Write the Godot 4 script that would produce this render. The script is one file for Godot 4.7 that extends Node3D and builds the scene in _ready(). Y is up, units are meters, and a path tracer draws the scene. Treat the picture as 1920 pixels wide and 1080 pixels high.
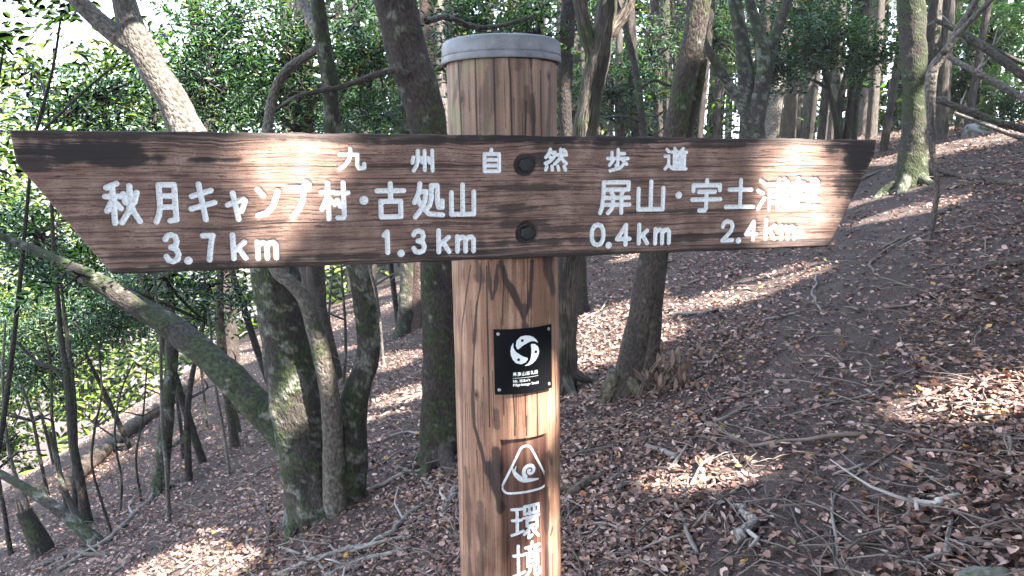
extends Node3D
# A wooden trail signpost on a wooded mountain slope, in dappled shade.

const SUN := Vector3(0.50, 0.76, 0.42)          # towards the sun
const POST_R := 0.101
var rng := RandomNumberGenerator.new()
var n_big := FastNoiseLite.new()
var n_mid := FastNoiseLite.new()
var n_fine := FastNoiseLite.new()
var taken := {}
var M := {}
var gaps: Array = []
var sprigs: Array = []

const STEMS := {
	"T1_main": [[-1.108,-0.586,-4.04,0.25],[-1.124,-0.385,-4.04,0.196],[-1.168,-0.123,-4.04,0.165],[-1.227,0.26,-4.04,0.148],[-1.271,0.632,-4.04,0.138],[-1.303,0.934,-4.04,0.129],[-1.404,1.228,-4.04,0.115],[-1.585,1.488,-4.04,0.102],[-1.741,1.727,-4.04,0.089],[-1.801,1.88,-4.04,0.079],[-1.9,2.058,-4.04,0.073],[-1.972,2.207,-4.04,0.07],[-2.013,2.34,-4.04,0.061],[-2.034,2.55,-4.04,0.051],[-2.057,2.96,-4.04,0.041],[-2.039,3.452,-4.04,0.031]],
	"T1_fork": [[-1.957,2.153,-4.04,0.062],[-2.082,2.228,-4.04,0.053],[-2.185,2.314,-4.04,0.047],[-2.278,2.419,-4.04,0.044],[-2.389,2.628,-4.04,0.036],[-2.55,2.909,-4.04,0.027]],
	"T1_lean": [[-1.184,-0.123,-4.04,0.108],[-1.362,0.048,-4.1,0.097],[-1.632,0.29,-4.2,0.088],[-1.851,0.442,-4.3,0.082],[-2.078,0.577,-4.4,0.076],[-2.32,0.706,-4.45,0.066],[-2.564,0.84,-4.5,0.056],[-2.812,0.956,-4.55,0.034],[-3.034,1.044,-4.6,0.026],[-3.224,1.124,-4.6,0.023],[-3.57,1.283,-4.6,0.026],[-4.121,1.576,-4.6,0.023]],
	"T1_right": [[-0.98,-0.389,-3.98,0.123],[-0.931,-0.171,-4,0.1],[-0.906,0.084,-4,0.087],[-0.875,0.288,-4,0.074],[-0.803,0.489,-4,0.065],[-0.802,0.701,-4,0.061],[-0.83,0.91,-4,0.058],[-0.874,1.114,-4.02,0.054],[-0.933,1.43,-4.05,0.049],[-0.964,1.742,-4.05,0.043],[-0.969,1.964,-4.05,0.043],[-0.994,2.181,-4.05,0.042],[-1.015,2.395,-4.05,0.038],[-1.021,2.709,-4.05,0.033],[-1.074,3.213,-4.05,0.024]],
	"T1_mid": [[-0.988,-0.473,-3.92,0.08],[-0.993,-0.255,-3.9,0.069],[-0.987,0.067,-3.88,0.056],[-0.99,0.317,-3.86,0.053],[-1.026,0.555,-3.86,0.048],[-1.059,0.702,-3.86,0.046],[-1.101,0.839,-3.87,0.041],[-1.176,0.929,-3.88,0.036],[-1.263,1.013,-3.9,0.034],[-1.324,1.289,-4,0.032],[-1.347,1.573,-4.1,0.03],[-1.342,1.747,-4.15,0.028],[-1.319,1.922,-4.2,0.026],[-1.245,2.05,-4.2,0.026],[-1.139,2.126,-4.2,0.023],[-1.042,2.175,-4.15,0.021]],
	"T1_b2": [[-1.022,2.216,-4.1,0.028],[-1.1,2.344,-4.2,0.029],[-1.174,2.475,-4.3,0.029],[-1.286,2.724,-4.4,0.024]],
	"T2": [[-0.374,-0.269,-4.15,0.206],[-0.396,-0.07,-4.15,0.145],[-0.409,0.353,-4.15,0.115],[-0.41,0.669,-4.15,0.107],[-0.411,0.978,-4.15,0.106],[-0.418,1.279,-4.15,0.104],[-0.437,1.573,-4.15,0.106],[-0.46,1.747,-4.15,0.105],[-0.495,1.917,-4.15,0.108],[-0.549,2.086,-4.15,0.11],[-0.588,2.252,-4.15,0.112],[-0.627,2.416,-4.15,0.111],[-0.664,2.631,-4.15,0.099],[-0.709,2.998,-4.15,0.078],[-0.735,3.504,-4.15,0.054]],
	"T2_b": [[-0.536,2.013,-4,0.02],[-0.628,2.032,-4,0.017],[-0.726,2.007,-4,0.017],[-0.839,1.969,-4,0.015],[-0.924,1.945,-4,0.014],[-1.037,1.926,-4,0.013],[-1.15,1.893,-4,0.011],[-1.237,1.836,-4,0.008]],
	"T2_b2": [[-0.464,2.316,-4.2,0.017],[-0.372,2.395,-4.5,0.017],[-0.265,2.4,-4.8,0.017],[-0.104,2.429,-5,0.014],[0.143,2.533,-5.2,0.011]],
	"T3": [[0.332,0.025,-4.5,0.112],[0.329,0.252,-4.5,0.087],[0.332,0.595,-4.5,0.076],[0.344,0.93,-4.5,0.075],[0.382,1.256,-4.5,0.074],[0.416,1.575,-4.5,0.07],[0.438,1.763,-4.5,0.067],[0.473,1.979,-4.5,0.069],[0.507,2.161,-4.5,0.069],[0.535,2.311,-4.5,0.056],[0.562,2.489,-4.5,0.046],[0.596,2.78,-4.5,0.04],[0.628,3.342,-4.5,0.03]],
	"T3_l": [[0.495,2.146,-4.5,0.05],[0.449,2.266,-4.5,0.044],[0.403,2.43,-4.5,0.043],[0.369,2.606,-4.5,0.04],[0.332,3.064,-4.5,0.03]],
	"T3_r": [[0.525,2.222,-4.5,0.041],[0.591,2.326,-4.5,0.034],[0.657,2.415,-4.5,0.031],[0.709,2.548,-4.5,0.028],[0.822,2.866,-4.5,0.021]],
	"T7": [[0.601,0.177,-6.47,0.105],[0.593,0.371,-6.47,0.081],[0.578,0.753,-6.47,0.07],[0.534,1.221,-6.47,0.065],[0.486,1.677,-6.47,0.055],[0.455,2.035,-6.47,0.055],[0.458,2.472,-6.47,0.063],[0.471,2.9,-6.47,0.058],[0.481,3.524,-6.47,0.048],[0.427,4.324,-6.47,0.034]],
	"T7_b": [[0.465,1.968,-6.47,0.018],[0.568,2.079,-6.47,0.016],[0.679,2.189,-6.47,0.014],[0.813,2.298,-6.47,0.009]],
	"T4": [[0.623,0.156,-4.02,0.144],[0.662,0.313,-4.02,0.107],[0.703,0.545,-4.02,0.091],[0.737,0.818,-4.02,0.078],[0.773,1.084,-4.02,0.072],[0.808,1.345,-4.02,0.066],[0.84,1.573,-4.02,0.062],[0.871,1.741,-4.02,0.06],[0.91,1.988,-4.02,0.06],[0.944,2.177,-4.02,0.058],[0.975,2.389,-4.02,0.055],[1.016,2.7,-4.02,0.046],[1.064,3.225,-4.02,0.034]],
	"T4_s": [[0.751,0.31,-3.98,0.083],[0.77,0.555,-3.98,0.053],[0.786,0.821,-4,0.047],[0.818,1.051,-4.05,0.044],[0.861,1.283,-4.1,0.041],[0.901,1.487,-4.1,0.038],[0.947,1.688,-4.12,0.035],[0.996,1.915,-4.12,0.032],[1.021,2.107,-4.1,0.026]],
	"T5": [[2.846,0.979,-8.751,0.252],[2.829,1.291,-8.751,0.169],[2.796,1.904,-8.751,0.136],[2.733,2.265,-8.751,0.111],[2.675,2.562,-8.751,0.092],[2.605,2.972,-8.751,0.079],[2.512,3.376,-8.751,0.072],[2.436,3.942,-8.751,0.059],[2.277,4.821,-8.751,0.041]],
	"T5_b": [[2.703,1.833,-8.451,0.102],[2.749,2.298,-8.451,0.083],[2.777,2.641,-8.451,0.071],[2.711,2.98,-8.451,0.058],[2.583,3.313,-8.451,0.052],[2.496,3.86,-8.451,0.04]],
	"T5_r": [[2.774,2.014,-8.551,0.078],[2.861,2.597,-8.551,0.06],[2.933,2.997,-8.551,0.056],[3.042,3.334,-8.551,0.053],[3.172,3.778,-8.551,0.047],[3.273,4.428,-8.551,0.034]],
	"T5_l": [[2.673,1.951,-8.451,0.078],[2.539,2.229,-8.451,0.059],[2.349,2.499,-8.451,0.053],[2.209,2.709,-8.451,0.047],[2.094,2.924,-8.451,0.041],[1.957,3.424,-8.451,0.035],[1.832,3.968,-8.451,0.026]],
	"T6": [[1.453,1.313,-8,0.051],[1.391,1.874,-8,0.04],[1.313,2.421,-8,0.036],[1.22,2.797,-8,0.03],[1.13,3.062,-8,0.025],[0.984,3.428,-8,0.019]],
	"T6_b": [[1.333,2.313,-8,0.02],[1.481,2.421,-8,0.017],[1.679,2.367,-8,0.014],[1.84,2.529,-8,0.011]],
	"T6_c": [[1.382,1.984,-8,0.02],[1.183,2.05,-8,0.017],[0.958,2.039,-8,0.014],[0.787,2.122,-8,0.011]],
	"T8": [[3.625,1.177,-6.84,0.295],[3.649,1.348,-6.84,0.176],[3.657,1.589,-6.84,0.126],[3.65,1.827,-6.84,0.111],[3.625,2.156,-6.84,0.101],[3.578,2.525,-6.84,0.107],[3.539,2.798,-6.84,0.113],[3.514,2.977,-6.84,0.113],[3.418,3.637,-6.84,0.097],[3.298,4.483,-6.84,0.068]],
	"T8b": [[2.714,1.011,-4.8,0.017],[2.735,1.237,-4.8,0.017],[2.732,1.442,-4.8,0.017],[2.683,1.644,-4.8,0.02],[2.654,1.844,-4.8,0.025],[2.635,2.04,-4.8,0.034],[2.648,2.154,-4.8,0.032],[2.716,2.25,-4.8,0.027],[2.785,2.394,-4.8,0.023],[2.855,2.52,-4.8,0.02],[2.92,2.676,-4.8,0.016],[2.992,2.923,-4.8,0.011]],
	"T8b_f": [[2.666,2.227,-4.75,0.021],[2.73,2.316,-4.75,0.02],[2.803,2.401,-4.75,0.02],[2.929,2.541,-4.75,0.016],[3.049,2.695,-4.75,0.013]],
	"T9": [[4.17,1.705,-9.6,0.061],[4.138,2.137,-9.6,0.047],[4.168,2.465,-9.6,0.044],[4.239,2.854,-9.6,0.04],[4.277,3.238,-9.6,0.036],[4.272,3.553,-9.6,0.036],[4.237,4.174,-9.6,0.029]],
	"T9_b": [[4.129,2.17,-9.6,0.03],[4.025,2.4,-9.6,0.024],[3.894,2.544,-9.6,0.02],[3.618,2.647,-9.6,0.013]],
	"T9b": [[4.269,1.702,-9.4,0.04],[4.265,2.19,-9.4,0.033],[4.289,2.478,-9.4,0.03],[4.329,2.637,-9.4,0.026],[4.513,2.795,-9.4,0.02],[4.636,2.89,-9.4,0.013]],
	"T13": [[3.754,1.612,-11,0.133],[3.803,2.374,-11,0.124],[3.866,3.118,-11,0.122],[3.961,3.556,-11,0.121],[4.029,3.917,-11,0.121],[4.099,4.697,-11,0.097]],
	"L1": [[-2.972,-1.257,-5.859,0.084],[-2.932,-0.971,-5.859,0.065],[-2.883,-0.69,-5.859,0.058],[-2.832,-0.367,-5.859,0.052],[-2.789,-0.094,-5.859,0.048],[-2.771,0.085,-5.859,0.052],[-2.764,0.351,-5.859,0.04],[-2.764,0.743,-5.859,0.036],[-2.782,1.168,-5.859,0.03],[-2.774,1.787,-5.859,0.021],[-2.753,2.307,-5.859,0.014]],
	"L2": [[-3.53,-1.484,-5.74,0.058],[-3.543,-1.247,-5.74,0.041],[-3.56,-0.966,-5.74,0.036],[-3.581,-0.736,-5.74,0.033],[-3.58,-0.418,-5.74,0.031],[-3.575,-0.105,-5.74,0.026],[-3.591,0.159,-5.74,0.021],[-3.586,0.504,-5.74,0.018],[-3.576,0.927,-5.74,0.015],[-3.542,1.461,-5.74,0.012],[-3.509,1.98,-5.74,0.009]],
	"L2_b": [[-3.571,-0.194,-5.74,0.019],[-3.678,-0.061,-5.74,0.017],[-3.801,-0.017,-5.74,0.015],[-3.953,0.159,-5.74,0.011]],
	"L3": [[-2.541,-1.072,-6.454,0.049],[-2.554,-0.815,-6.454,0.041],[-2.584,-0.511,-6.454,0.039],[-2.597,-0.113,-6.454,0.036],[-2.594,0.374,-6.454,0.031],[-2.507,1.129,-6.454,0.026]],
	"L4": [[-2.897,-1.236,-8.619,0.052],[-2.933,-1.069,-8.619,0.041],[-3.067,-0.605,-8.619,0.041],[-3.196,-0.085,-8.619,0.038],[-3.313,0.362,-8.619,0.035],[-3.464,1.111,-8.619,0.03],[-3.529,1.958,-8.619,0.022]],
	"T10": [[-2.043,-0.88,-7.704,0.139],[-2.049,-0.612,-7.704,0.109],[-2.061,-0.085,-7.704,0.099],[-2.07,0.488,-7.704,0.095],[-2.073,1.158,-7.704,0.088],[-2.094,1.915,-7.704,0.076],[-2.087,2.648,-7.704,0.064],[-2.102,3.458,-7.704,0.053],[-2.11,4.382,-7.704,0.036]],
	"T11": [[-1.383,-0.626,-8.977,0.133],[-1.336,-0.355,-8.977,0.093],[-1.3,0.048,-8.977,0.085],[-1.279,0.379,-8.977,0.082],[-1.237,1.093,-8.977,0.077],[-1.268,1.975,-8.977,0.063],[-1.273,3.069,-8.977,0.056],[-1.277,4.118,-8.977,0.043]],
	"T12": [[-1.166,-0.591,-9.059,0.174],[-1.152,-0.236,-9.059,0.14],[-1.128,0.301,-9.059,0.132],[-1.095,0.959,-9.059,0.124],[-1.023,1.979,-9.059,0.109],[-1,3.202,-9.059,0.094],[-0.982,4.141,-9.059,0.074]],
	"BOUGH": [[-3.065,-1.284,-5.119,0.064],[-3.154,-1.169,-5.119,0.053],[-3.414,-1.028,-5.219,0.042],[-3.691,-0.907,-5.319,0.036],[-3.973,-0.817,-5.419,0.03],[-4.323,-0.714,-5.519,0.024]]
}
const SAPLINGS := [
	[[-3.005,-1.203,-5.177,0.014],[-3.064,-0.93,-5.177,0.014],[-3.108,-0.636,-5.177,0.012],[-3.057,-0.347,-5.177,0.012],[-2.988,-0.103,-5.177,0.01],[-2.974,0.256,-5.177,0.008]],
	[[-3.209,-1.286,-6.846,0.029],[-3.21,-1.013,-6.846,0.026],[-3.224,-0.727,-6.846,0.023],[-3.209,-0.319,-6.846,0.018],[-3.128,0.098,-6.846,0.013]],
	[[-2.287,-0.918,-5.65,0.017],[-2.313,-0.52,-5.65,0.015],[-2.348,-0.21,-5.65,0.015],[-2.358,0.266,-5.65,0.013],[-2.378,0.709,-5.65,0.012],[-2.357,1.181,-5.65,0.008]],
	[[-1.344,-0.54,-7.488,0.025],[-1.368,-0.039,-7.488,0.022],[-1.407,0.325,-7.488,0.022],[-1.45,0.518,-7.488,0.019],[-1.451,1.169,-7.488,0.013]],
	[[-1.74,-0.697,-7.36,0.022],[-1.705,-0.346,-7.36,0.022],[-1.698,-0.012,-7.36,0.019],[-1.715,0.536,-7.36,0.016],[-1.711,1.175,-7.36,0.013]],
	[[-2.719,-1.09,-7.051,0.027],[-2.778,-0.757,-7.051,0.024],[-2.852,-0.429,-7.051,0.021],[-2.884,0.054,-7.051,0.016],[-2.823,0.578,-7.051,0.013]],
	[[-2.473,-0.991,-4.979,0.023],[-2.461,-0.593,-4.979,0.019],[-2.464,-0.235,-4.979,0.017],[-2.427,0.419,-4.979,0.013],[-2.436,0.772,-4.979,0.011],[-2.436,1.225,-4.979,0.007]],
	[[-4.218,-1.69,-5.764,0.027],[-4.229,-1.306,-5.764,0.024],[-4.243,-0.931,-5.764,0.022],[-4.202,-0.381,-5.764,0.017]],
	[[-4.539,-1.817,-6.524,0.033],[-4.582,-1.522,-6.524,0.03],[-4.653,-1.257,-6.524,0.025],[-4.681,-0.841,-6.524,0.02],[-4.647,-0.331,-6.524,0.017],[-4.567,0.166,-6.524,0.012]],
	[[-4.193,-1.679,-6.516,0.025],[-4.215,-1.254,-6.516,0.022],[-4.237,-0.786,-6.516,0.02],[-4.2,-0.329,-6.516,0.017],[-4.217,0.069,-6.516,0.012]],
	[[-3.267,-1.308,-5.767,0.016],[-3.229,-1.025,-5.767,0.013],[-3.253,-0.655,-5.767,0.013],[-3.178,-0.292,-5.767,0.011],[-3.047,-0.024,-5.767,0.009]],
	[[-3.124,-1.252,-5.848,0.013],[-3.137,-0.872,-5.848,0.013],[-3.049,-0.501,-5.848,0.011],[-2.984,-0.091,-5.848,0.009]],
	[[-1.212,-0.489,-6.087,0.014],[-1.226,-0.205,-6.087,0.011],[-1.262,0.074,-6.087,0.009]],
	[[-2.825,-1.131,-11.059,0.025],[-2.777,-0.548,-11.059,0.024],[-2.697,0.026,-11.059,0.02]],
	[[-3.463,-1.387,-8.015,0.024],[-3.476,-0.885,-8.015,0.021],[-3.49,-0.393,-8.015,0.018],[-3.527,0.09,-8.015,0.015]],
	[[-5.084,-2.035,-7.613,0.029],[-5.127,-1.603,-7.613,0.026],[-5.157,-1.179,-7.613,0.023],[-5.237,-0.763,-7.613,0.02]]
]
const POLES := [
	[[4.328,2.844,-7.5,0.039],[4.447,2.615,-7.2,0.037],[4.676,2.302,-6.9,0.041]],
	[[4.514,2.674,-8,0.025],[4.672,2.467,-7.7,0.03],[4.97,2.147,-7.3,0.036]],
	[[4.399,2.242,-8,0.031],[4.605,2.123,-7.8,0.033],[4.82,1.989,-7.6,0.035],[5.071,1.87,-7.4,0.037]],
	[[4.964,2.117,-8.5,0.018],[5.149,1.967,-8.2,0.023],[5.426,1.788,-7.9,0.025]],
	[[4.716,3.13,-8.6,0.024],[4.88,2.96,-8.4,0.023],[5.121,2.774,-8.2,0.023],[5.406,2.556,-8,0.022]]
]
const STICKS := [
	[[-3.149,-4.741,0.02],[-2.94,-5.059,0.02],[-2.955,-5.535,0.019],[-2.964,-5.96,0.016],[-2.649,-5.778,0.011]],
	[[-1.177,-3.413,0.017],[-0.922,-3.389,0.018],[-0.687,-3.323,0.015],[-0.567,-3.392,0.016],[-0.452,-3.532,0.014]],
	[[-0.889,-3.198,0.014],[-0.751,-3.218,0.015],[-0.46,-3.146,0.012]],
	[[-1.221,-3.704,0.009],[-1.006,-3.424,0.009],[-0.889,-3.259,0.009]],
	[[-1.583,-4.471,0.014],[-1.379,-3.906,0.014],[-1.366,-3.674,0.011],[-1.494,-3.625,0.009]],
	[[-1.611,-4.124,0.01],[-1.411,-3.742,0.01]],
	[[-0.289,-3.593,0.019],[-0.308,-3.48,0.019],[-0.333,-3.397,0.013]],
	[[-0.697,-4.225,0.008],[-0.54,-3.992,0.009],[-0.429,-3.757,0.006]],
	[[0.276,-3.417,0.012],[0.526,-3.363,0.009]],
	[[0.256,-3.051,0.023],[0.422,-3.154,0.019]],
	[[0.421,-3.052,0.015],[0.538,-3.12,0.011]],
	[[0.447,-2.942,0.014],[0.557,-2.959,0.011]],
	[[0.627,-3.279,0.011],[0.727,-3.062,0.014]],
	[[0.801,-2.499,0.015],[0.833,-2.379,0.018],[0.769,-2.283,0.021]],
	[[1.209,-3.387,0.006],[1.302,-3.343,0.008]],
	[[1.113,-5.379,0.01],[1.396,-5.022,0.011],[1.64,-5.281,0.008]],
	[[1.063,-1.917,0.008],[1.14,-1.953,0.007],[1.293,-2.033,0.006]],
	[[1.152,-2.075,0.006],[1.243,-2.152,0.007],[1.335,-2.229,0.005]],
	[[2.526,-3.977,0.017],[2.629,-3.923,0.02],[2.694,-3.835,0.018]],
	[[3.064,-5.418,0.016],[3.226,-5.458,0.014]],
	[[4.029,-7.741,0.022],[3.977,-6.968,0.02],[3.81,-6.057,0.019],[3.774,-5.467,0.02]],
	[[3.584,-6.218,0.013],[3.756,-5.902,0.017],[3.843,-5.572,0.016]],
	[[4.107,-8.353,0.015],[3.648,-7.975,0.02],[3.203,-7.444,0.016]],
	[[2.093,-5.035,0.007],[1.898,-4.607,0.008],[1.802,-4.186,0.005]],
	[[0.289,-3.814,0.009],[0.455,-3.764,0.011],[0.534,-3.526,0.007]],
	[[-0.899,-4.536,0.016],[-1.141,-4.672,0.014]],
	[[-0.83,-4.004,0.011],[-0.653,-4.066,0.012],[-0.498,-4.076,0.009]],
	[[-3.699,-8.456,0.022],[-3.718,-7.785,0.024],[-3.63,-7.112,0.016]],
	[[-4.682,-7.335,0.084],[-5.213,-9.318,0.092],[-5.21,-10.484,0.087],[-5.674,-13.18,0.079]],
	[[1.501,-3.893,0.007],[1.667,-3.751,0.008]],
	[[0.904,-4.178,0.008],[1.105,-4.009,0.009],[1.31,-4.316,0.006]],
	[[1.533,-4.524,0.008],[1.742,-4.385,0.008]],
	[[-1.962,-5.236,0.012],[-1.733,-5.424,0.014],[-1.601,-5.402,0.01]],
	[[-0.192,-3.093,0.005],[-0.286,-3.371,0.006],[-0.384,-3.313,0.005]],
	[[1.57,-2.823,0.005],[1.689,-2.779,0.006]],
	[[1.238,-2.456,0.006],[1.134,-2.47,0.005]],
	[[1.312,-1.944,0.006],[1.216,-1.928,0.007],[1.124,-1.891,0.006]],
	[[-3.565,-5.068,0.018],[-3.23,-5.06,0.02],[-2.758,-4.656,0.013]],
	[[1.194,-2.109,0.007],[1.277,-2.124,0.014],[1.335,-2.127,0.011],[1.381,-2.131,0.005]]
]
const PATCHES := [[-0.332,1.568,-1.142,0.006],[0.529,1.568,-1.405,0],[0.554,1.412,-1.412,0.006],[0.601,0.229,-5.812,0.3],[0.468,0.176,-5.255,0.3],[0.747,0.285,-5.963,0.22],[-0.97,-0.393,-5.87,0.22],[-1.148,-0.462,-5.868,0.18],[-0.801,-0.325,-5.942,0.18],[1.772,0.682,-2.653,0.11],[1.701,0.653,-2.729,0.04],[1.851,0.71,-2.597,0.06],[0.738,0.282,-2.84,0.06],[1.714,0.659,-5.326,0.14],[1.87,0.716,-5.336,0.14],[1.541,0.593,-5.254,0.1],[-2,-0.804,-4.067,0.1],[-1.665,-0.669,-3.806,0.09],[-2.132,-0.857,-4.069,0.08],[0.722,0.276,-5.424,0.1],[-1.911,-0.767,-9.559,0.2],[-1.299,-0.522,-7.592,0.2],[-5.556,-2.222,-10.522,0.2],[1.72,0.661,-8.186,0.25],[5.342,1.783,-8.769,0.5],[3.118,1.168,-5.857,0.12],[-1.743,1.927,-3.95,0.07],[-1.711,1.792,-3.95,0.08],[-1.873,2.192,-3.95,0.06],[3.582,2.772,-6.7,0.09],[3.603,2.55,-6.7,0.06],[3.635,2.052,-6.7,0.07],[0.073,1.115,-1.3,0],[0.093,0.852,-1.3,0],[3.976,3.682,-10.9,0.25],[3.89,3.249,-10.9,0.2],[-1.329,0.084,-4,0.04],[1.019,2.332,-4,0.05],[3.537,1.447,-6.7,0.1]]
const CHARS := [
	["ku",-0.307,1.578,-0.261,1.538,0.0033],
	["shu",-0.194,1.576,-0.151,1.536,0.0032],
	["ji",-0.076,1.577,-0.04,1.535,0.0032],
	["zen",0.031,1.579,0.077,1.537,0.0031],
	["ho",0.145,1.579,0.192,1.535,0.0031],
	["dou",0.255,1.582,0.306,1.537,0.0031],
	["aki",-0.638,1.528,-0.585,1.461,0.0041],
	["tsuki",-0.574,1.527,-0.533,1.461,0.0041],
	["ki",-0.525,1.527,-0.482,1.463,0.0041],
	["ya",-0.474,1.513,-0.438,1.463,0.0041],
	["n",-0.432,1.521,-0.389,1.466,0.0041],
	["pu",-0.388,1.529,-0.344,1.465,0.0041],
	["mura",-0.337,1.528,-0.287,1.461,0.0039],
	["dot",-0.273,1.5,-0.262,1.488,0.007],
	["ko",-0.252,1.525,-0.199,1.461,0.0041],
	["sho",-0.193,1.525,-0.136,1.46,0.0041],
	["yama",-0.133,1.522,-0.083,1.462,0.0041],
	["hei",0.132,1.526,0.197,1.461,0.0039],
	["yama",0.203,1.525,0.265,1.464,0.0041],
	["dot",0.283,1.501,0.296,1.49,0.0066],
	["u",0.311,1.527,0.381,1.461,0.0041],
	["tsuchi",0.382,1.527,0.452,1.466,0.0041],
	["ura",0.45,1.529,0.528,1.462,0.0039],
	["koshi",0.52,1.53,0.594,1.464,0.0039],
	["3",-0.563,1.452,-0.537,1.403,0.0041],
	["dot",-0.533,1.413,-0.525,1.403,0.006],
	["7",-0.511,1.45,-0.488,1.404,0.0041],
	["k",-0.47,1.449,-0.443,1.405,0.0041],
	["m",-0.435,1.438,-0.398,1.404,0.0041],
	["1",-0.242,1.448,-0.227,1.406,0.0041],
	["dot",-0.216,1.413,-0.206,1.403,0.006],
	["3",-0.195,1.448,-0.168,1.404,0.0041],
	["k",-0.154,1.447,-0.127,1.404,0.0041],
	["m",-0.123,1.437,-0.085,1.404,0.0041],
	["0",0.117,1.451,0.149,1.406,0.0041],
	["dot",0.149,1.415,0.16,1.404,0.006],
	["4",0.165,1.449,0.199,1.406,0.0041],
	["k",0.208,1.448,0.234,1.407,0.0041],
	["m",0.24,1.44,0.278,1.406,0.0041],
	["2",0.378,1.451,0.409,1.406,0.0041],
	["dot",0.412,1.415,0.424,1.405,0.006],
	["4",0.428,1.45,0.461,1.408,0.0041],
	["k",0.471,1.452,0.501,1.408,0.0041],
	["m",0.506,1.439,0.546,1.407,0.0041]
]
const STAINS := [[-0.666,1.569,0.103,0.016,1],[-0.606,1.558,0.056,0.011,0.9],[-0.719,1.556,0.033,0.015,0.8],[-0.677,1.589,0.116,0.006,0.8],[-0.488,1.556,0.046,0.005,0.9],[-0.408,1.594,0.242,0.005,0.7],[-0.225,1.588,0.174,0.007,0.8],[-0.096,1.593,0.072,0.007,0.9],[0.051,1.594,0.117,0.009,1],[0.179,1.592,0.093,0.011,1],[0.347,1.588,0.134,0.007,0.7],[0.686,1.558,0.046,0.037,1],[0.656,1.507,0.033,0.033,0.8],[0.661,1.583,0.076,0.014,0.9],[0.149,1.58,0.155,0.005,0.5],[0.014,1.513,0.087,0.007,0.55],[-0.023,1.478,0.057,0.009,0.6],[0.023,1.557,0.038,0.012,0.7],[-0.005,1.451,0.048,0.009,0.6],[0.073,1.44,0.06,0.006,0.5],[0.194,1.42,0.335,0.008,0.65],[0.093,1.395,0.209,0.006,0.8],[-0.255,1.405,0.176,0.006,0.7],[-0.524,1.399,0.153,0.005,0.8],[-0.602,1.418,0.087,0.004,0.5],[0.53,1.403,0.136,0.007,0.6],[-0.476,1.454,0.084,0.004,0.45],[-0.415,1.464,0.047,0.003,0.5],[0.642,1.456,0.033,0.01,0.4],[-0.319,1.475,0.066,0.003,0.4],[-0.142,1.454,0.1,0.003,0.5],[0.32,1.467,0.135,0.004,0.45],[0.253,1.52,0.175,0.004,0.4],[-0.252,1.519,0.12,0.003,0.4],[-0.166,1.548,0.106,0.004,0.4]]
const DRIPS_AND_SHADE := [
	[0.003,0.9,-0.073,1.385,-0.076,1.34,-0.086,1.296,-0.091,1.246,-0.096,1.186,-0.1,1.125,-0.098,1.071],
	[0.003,0.9,-0.1,1.091,-0.095,1.066,-0.081,1.023,-0.073,0.986],
	[0.009,0.95,-0.068,0.999,-0.06,0.974,-0.053,0.948,-0.047,0.919],
	[0.011,0.85,-0.05,1.029,-0.05,0.989,-0.05,0.942],
	[0.005,0.9,-0.037,1.38,-0.029,1.349,-0.016,1.329,-0.006,1.303,0.002,1.276],
	[0.004,0.9,0.021,1.38,0.018,1.332,0.012,1.298,0.004,1.276],
	[0.009,0.7,0.003,1.296,0.004,1.276,0.005,1.264],
	[0.003,0.8,-0.06,1.383,-0.058,1.335,-0.054,1.316,-0.048,1.332,-0.043,1.375],
	[0.014,0.75,0.059,1.38,0.066,1.35,0.081,1.324],  # shadow of the board, painted on the post below it
	[0.011,0.6,-0.081,1.382,-0.077,1.351],
	[0.007,0.45,-0.126,0.981,-0.119,0.909,-0.121,0.816,-0.121,0.76],
	[0.01,0.4,-0.087,0.919,-0.086,0.844,-0.092,0.772],
	[0.004,0.8,0.058,0.846,0.064,0.853,0.065,0.858],
	[0.01,0.5,0.055,1.012,0.065,0.985],
	[0.004,0.7,0.05,0.945,0.051,0.879,0.052,0.762],
	[0.006,0.5,-0.051,1.107,-0.05,1.077],
	[0.004,0.8,0.024,1.731,0.025,1.698,0.027,1.649,0.027,1.597],
	[0.01,0.4,0.016,1.678,0.02,1.649],
	[0.008,0.35,-0.108,1.731,-0.116,1.7,-0.139,1.654,-0.143,1.605],
	[0.006,0.4,0.08,1.722,0.07,1.651,0.065,1.597],
	[0.012,0.3,-0.045,1.726,-0.054,1.669,-0.058,1.61],
	[0.006,0.3,0,1.736,0.001,1.713],
	[0.006,0.6,-0.171,1.741,-0.033,1.736,0.114,1.73]
]
const CRACKS := [[-0.076,1.732,-0.076,1.67,-0.075,1.598],[-0.042,1.736,-0.042,1.668,-0.042,1.597],[-0.016,1.726,-0.014,1.687,-0.013,1.597],[0.046,1.709,0.046,1.597],[0.014,1.656,0.011,1.597],[-0.116,1.736,-0.111,1.6],[-0.097,1.373,-0.128,1.24,-0.132,1.062],[-0.063,1.374,-0.064,1.076],[-0.036,1.269,-0.031,1.374],[-0.019,1.14,-0.017,1.077],[0.028,1.137,0.029,1.071],[0.003,1.141,0.004,1.075],[-0.017,1.097,-0.018,1.061],[0.005,1.095,0.005,1.058],[0.028,1.091,0.028,1.054],[-0.131,1.083,-0.147,0.747]]
const POSTCHARS := [["kan",-0.028,0.923,0.034,0.848,0.0031],["kyou",-0.026,0.846,0.035,0.767,0.0031]]
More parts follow.
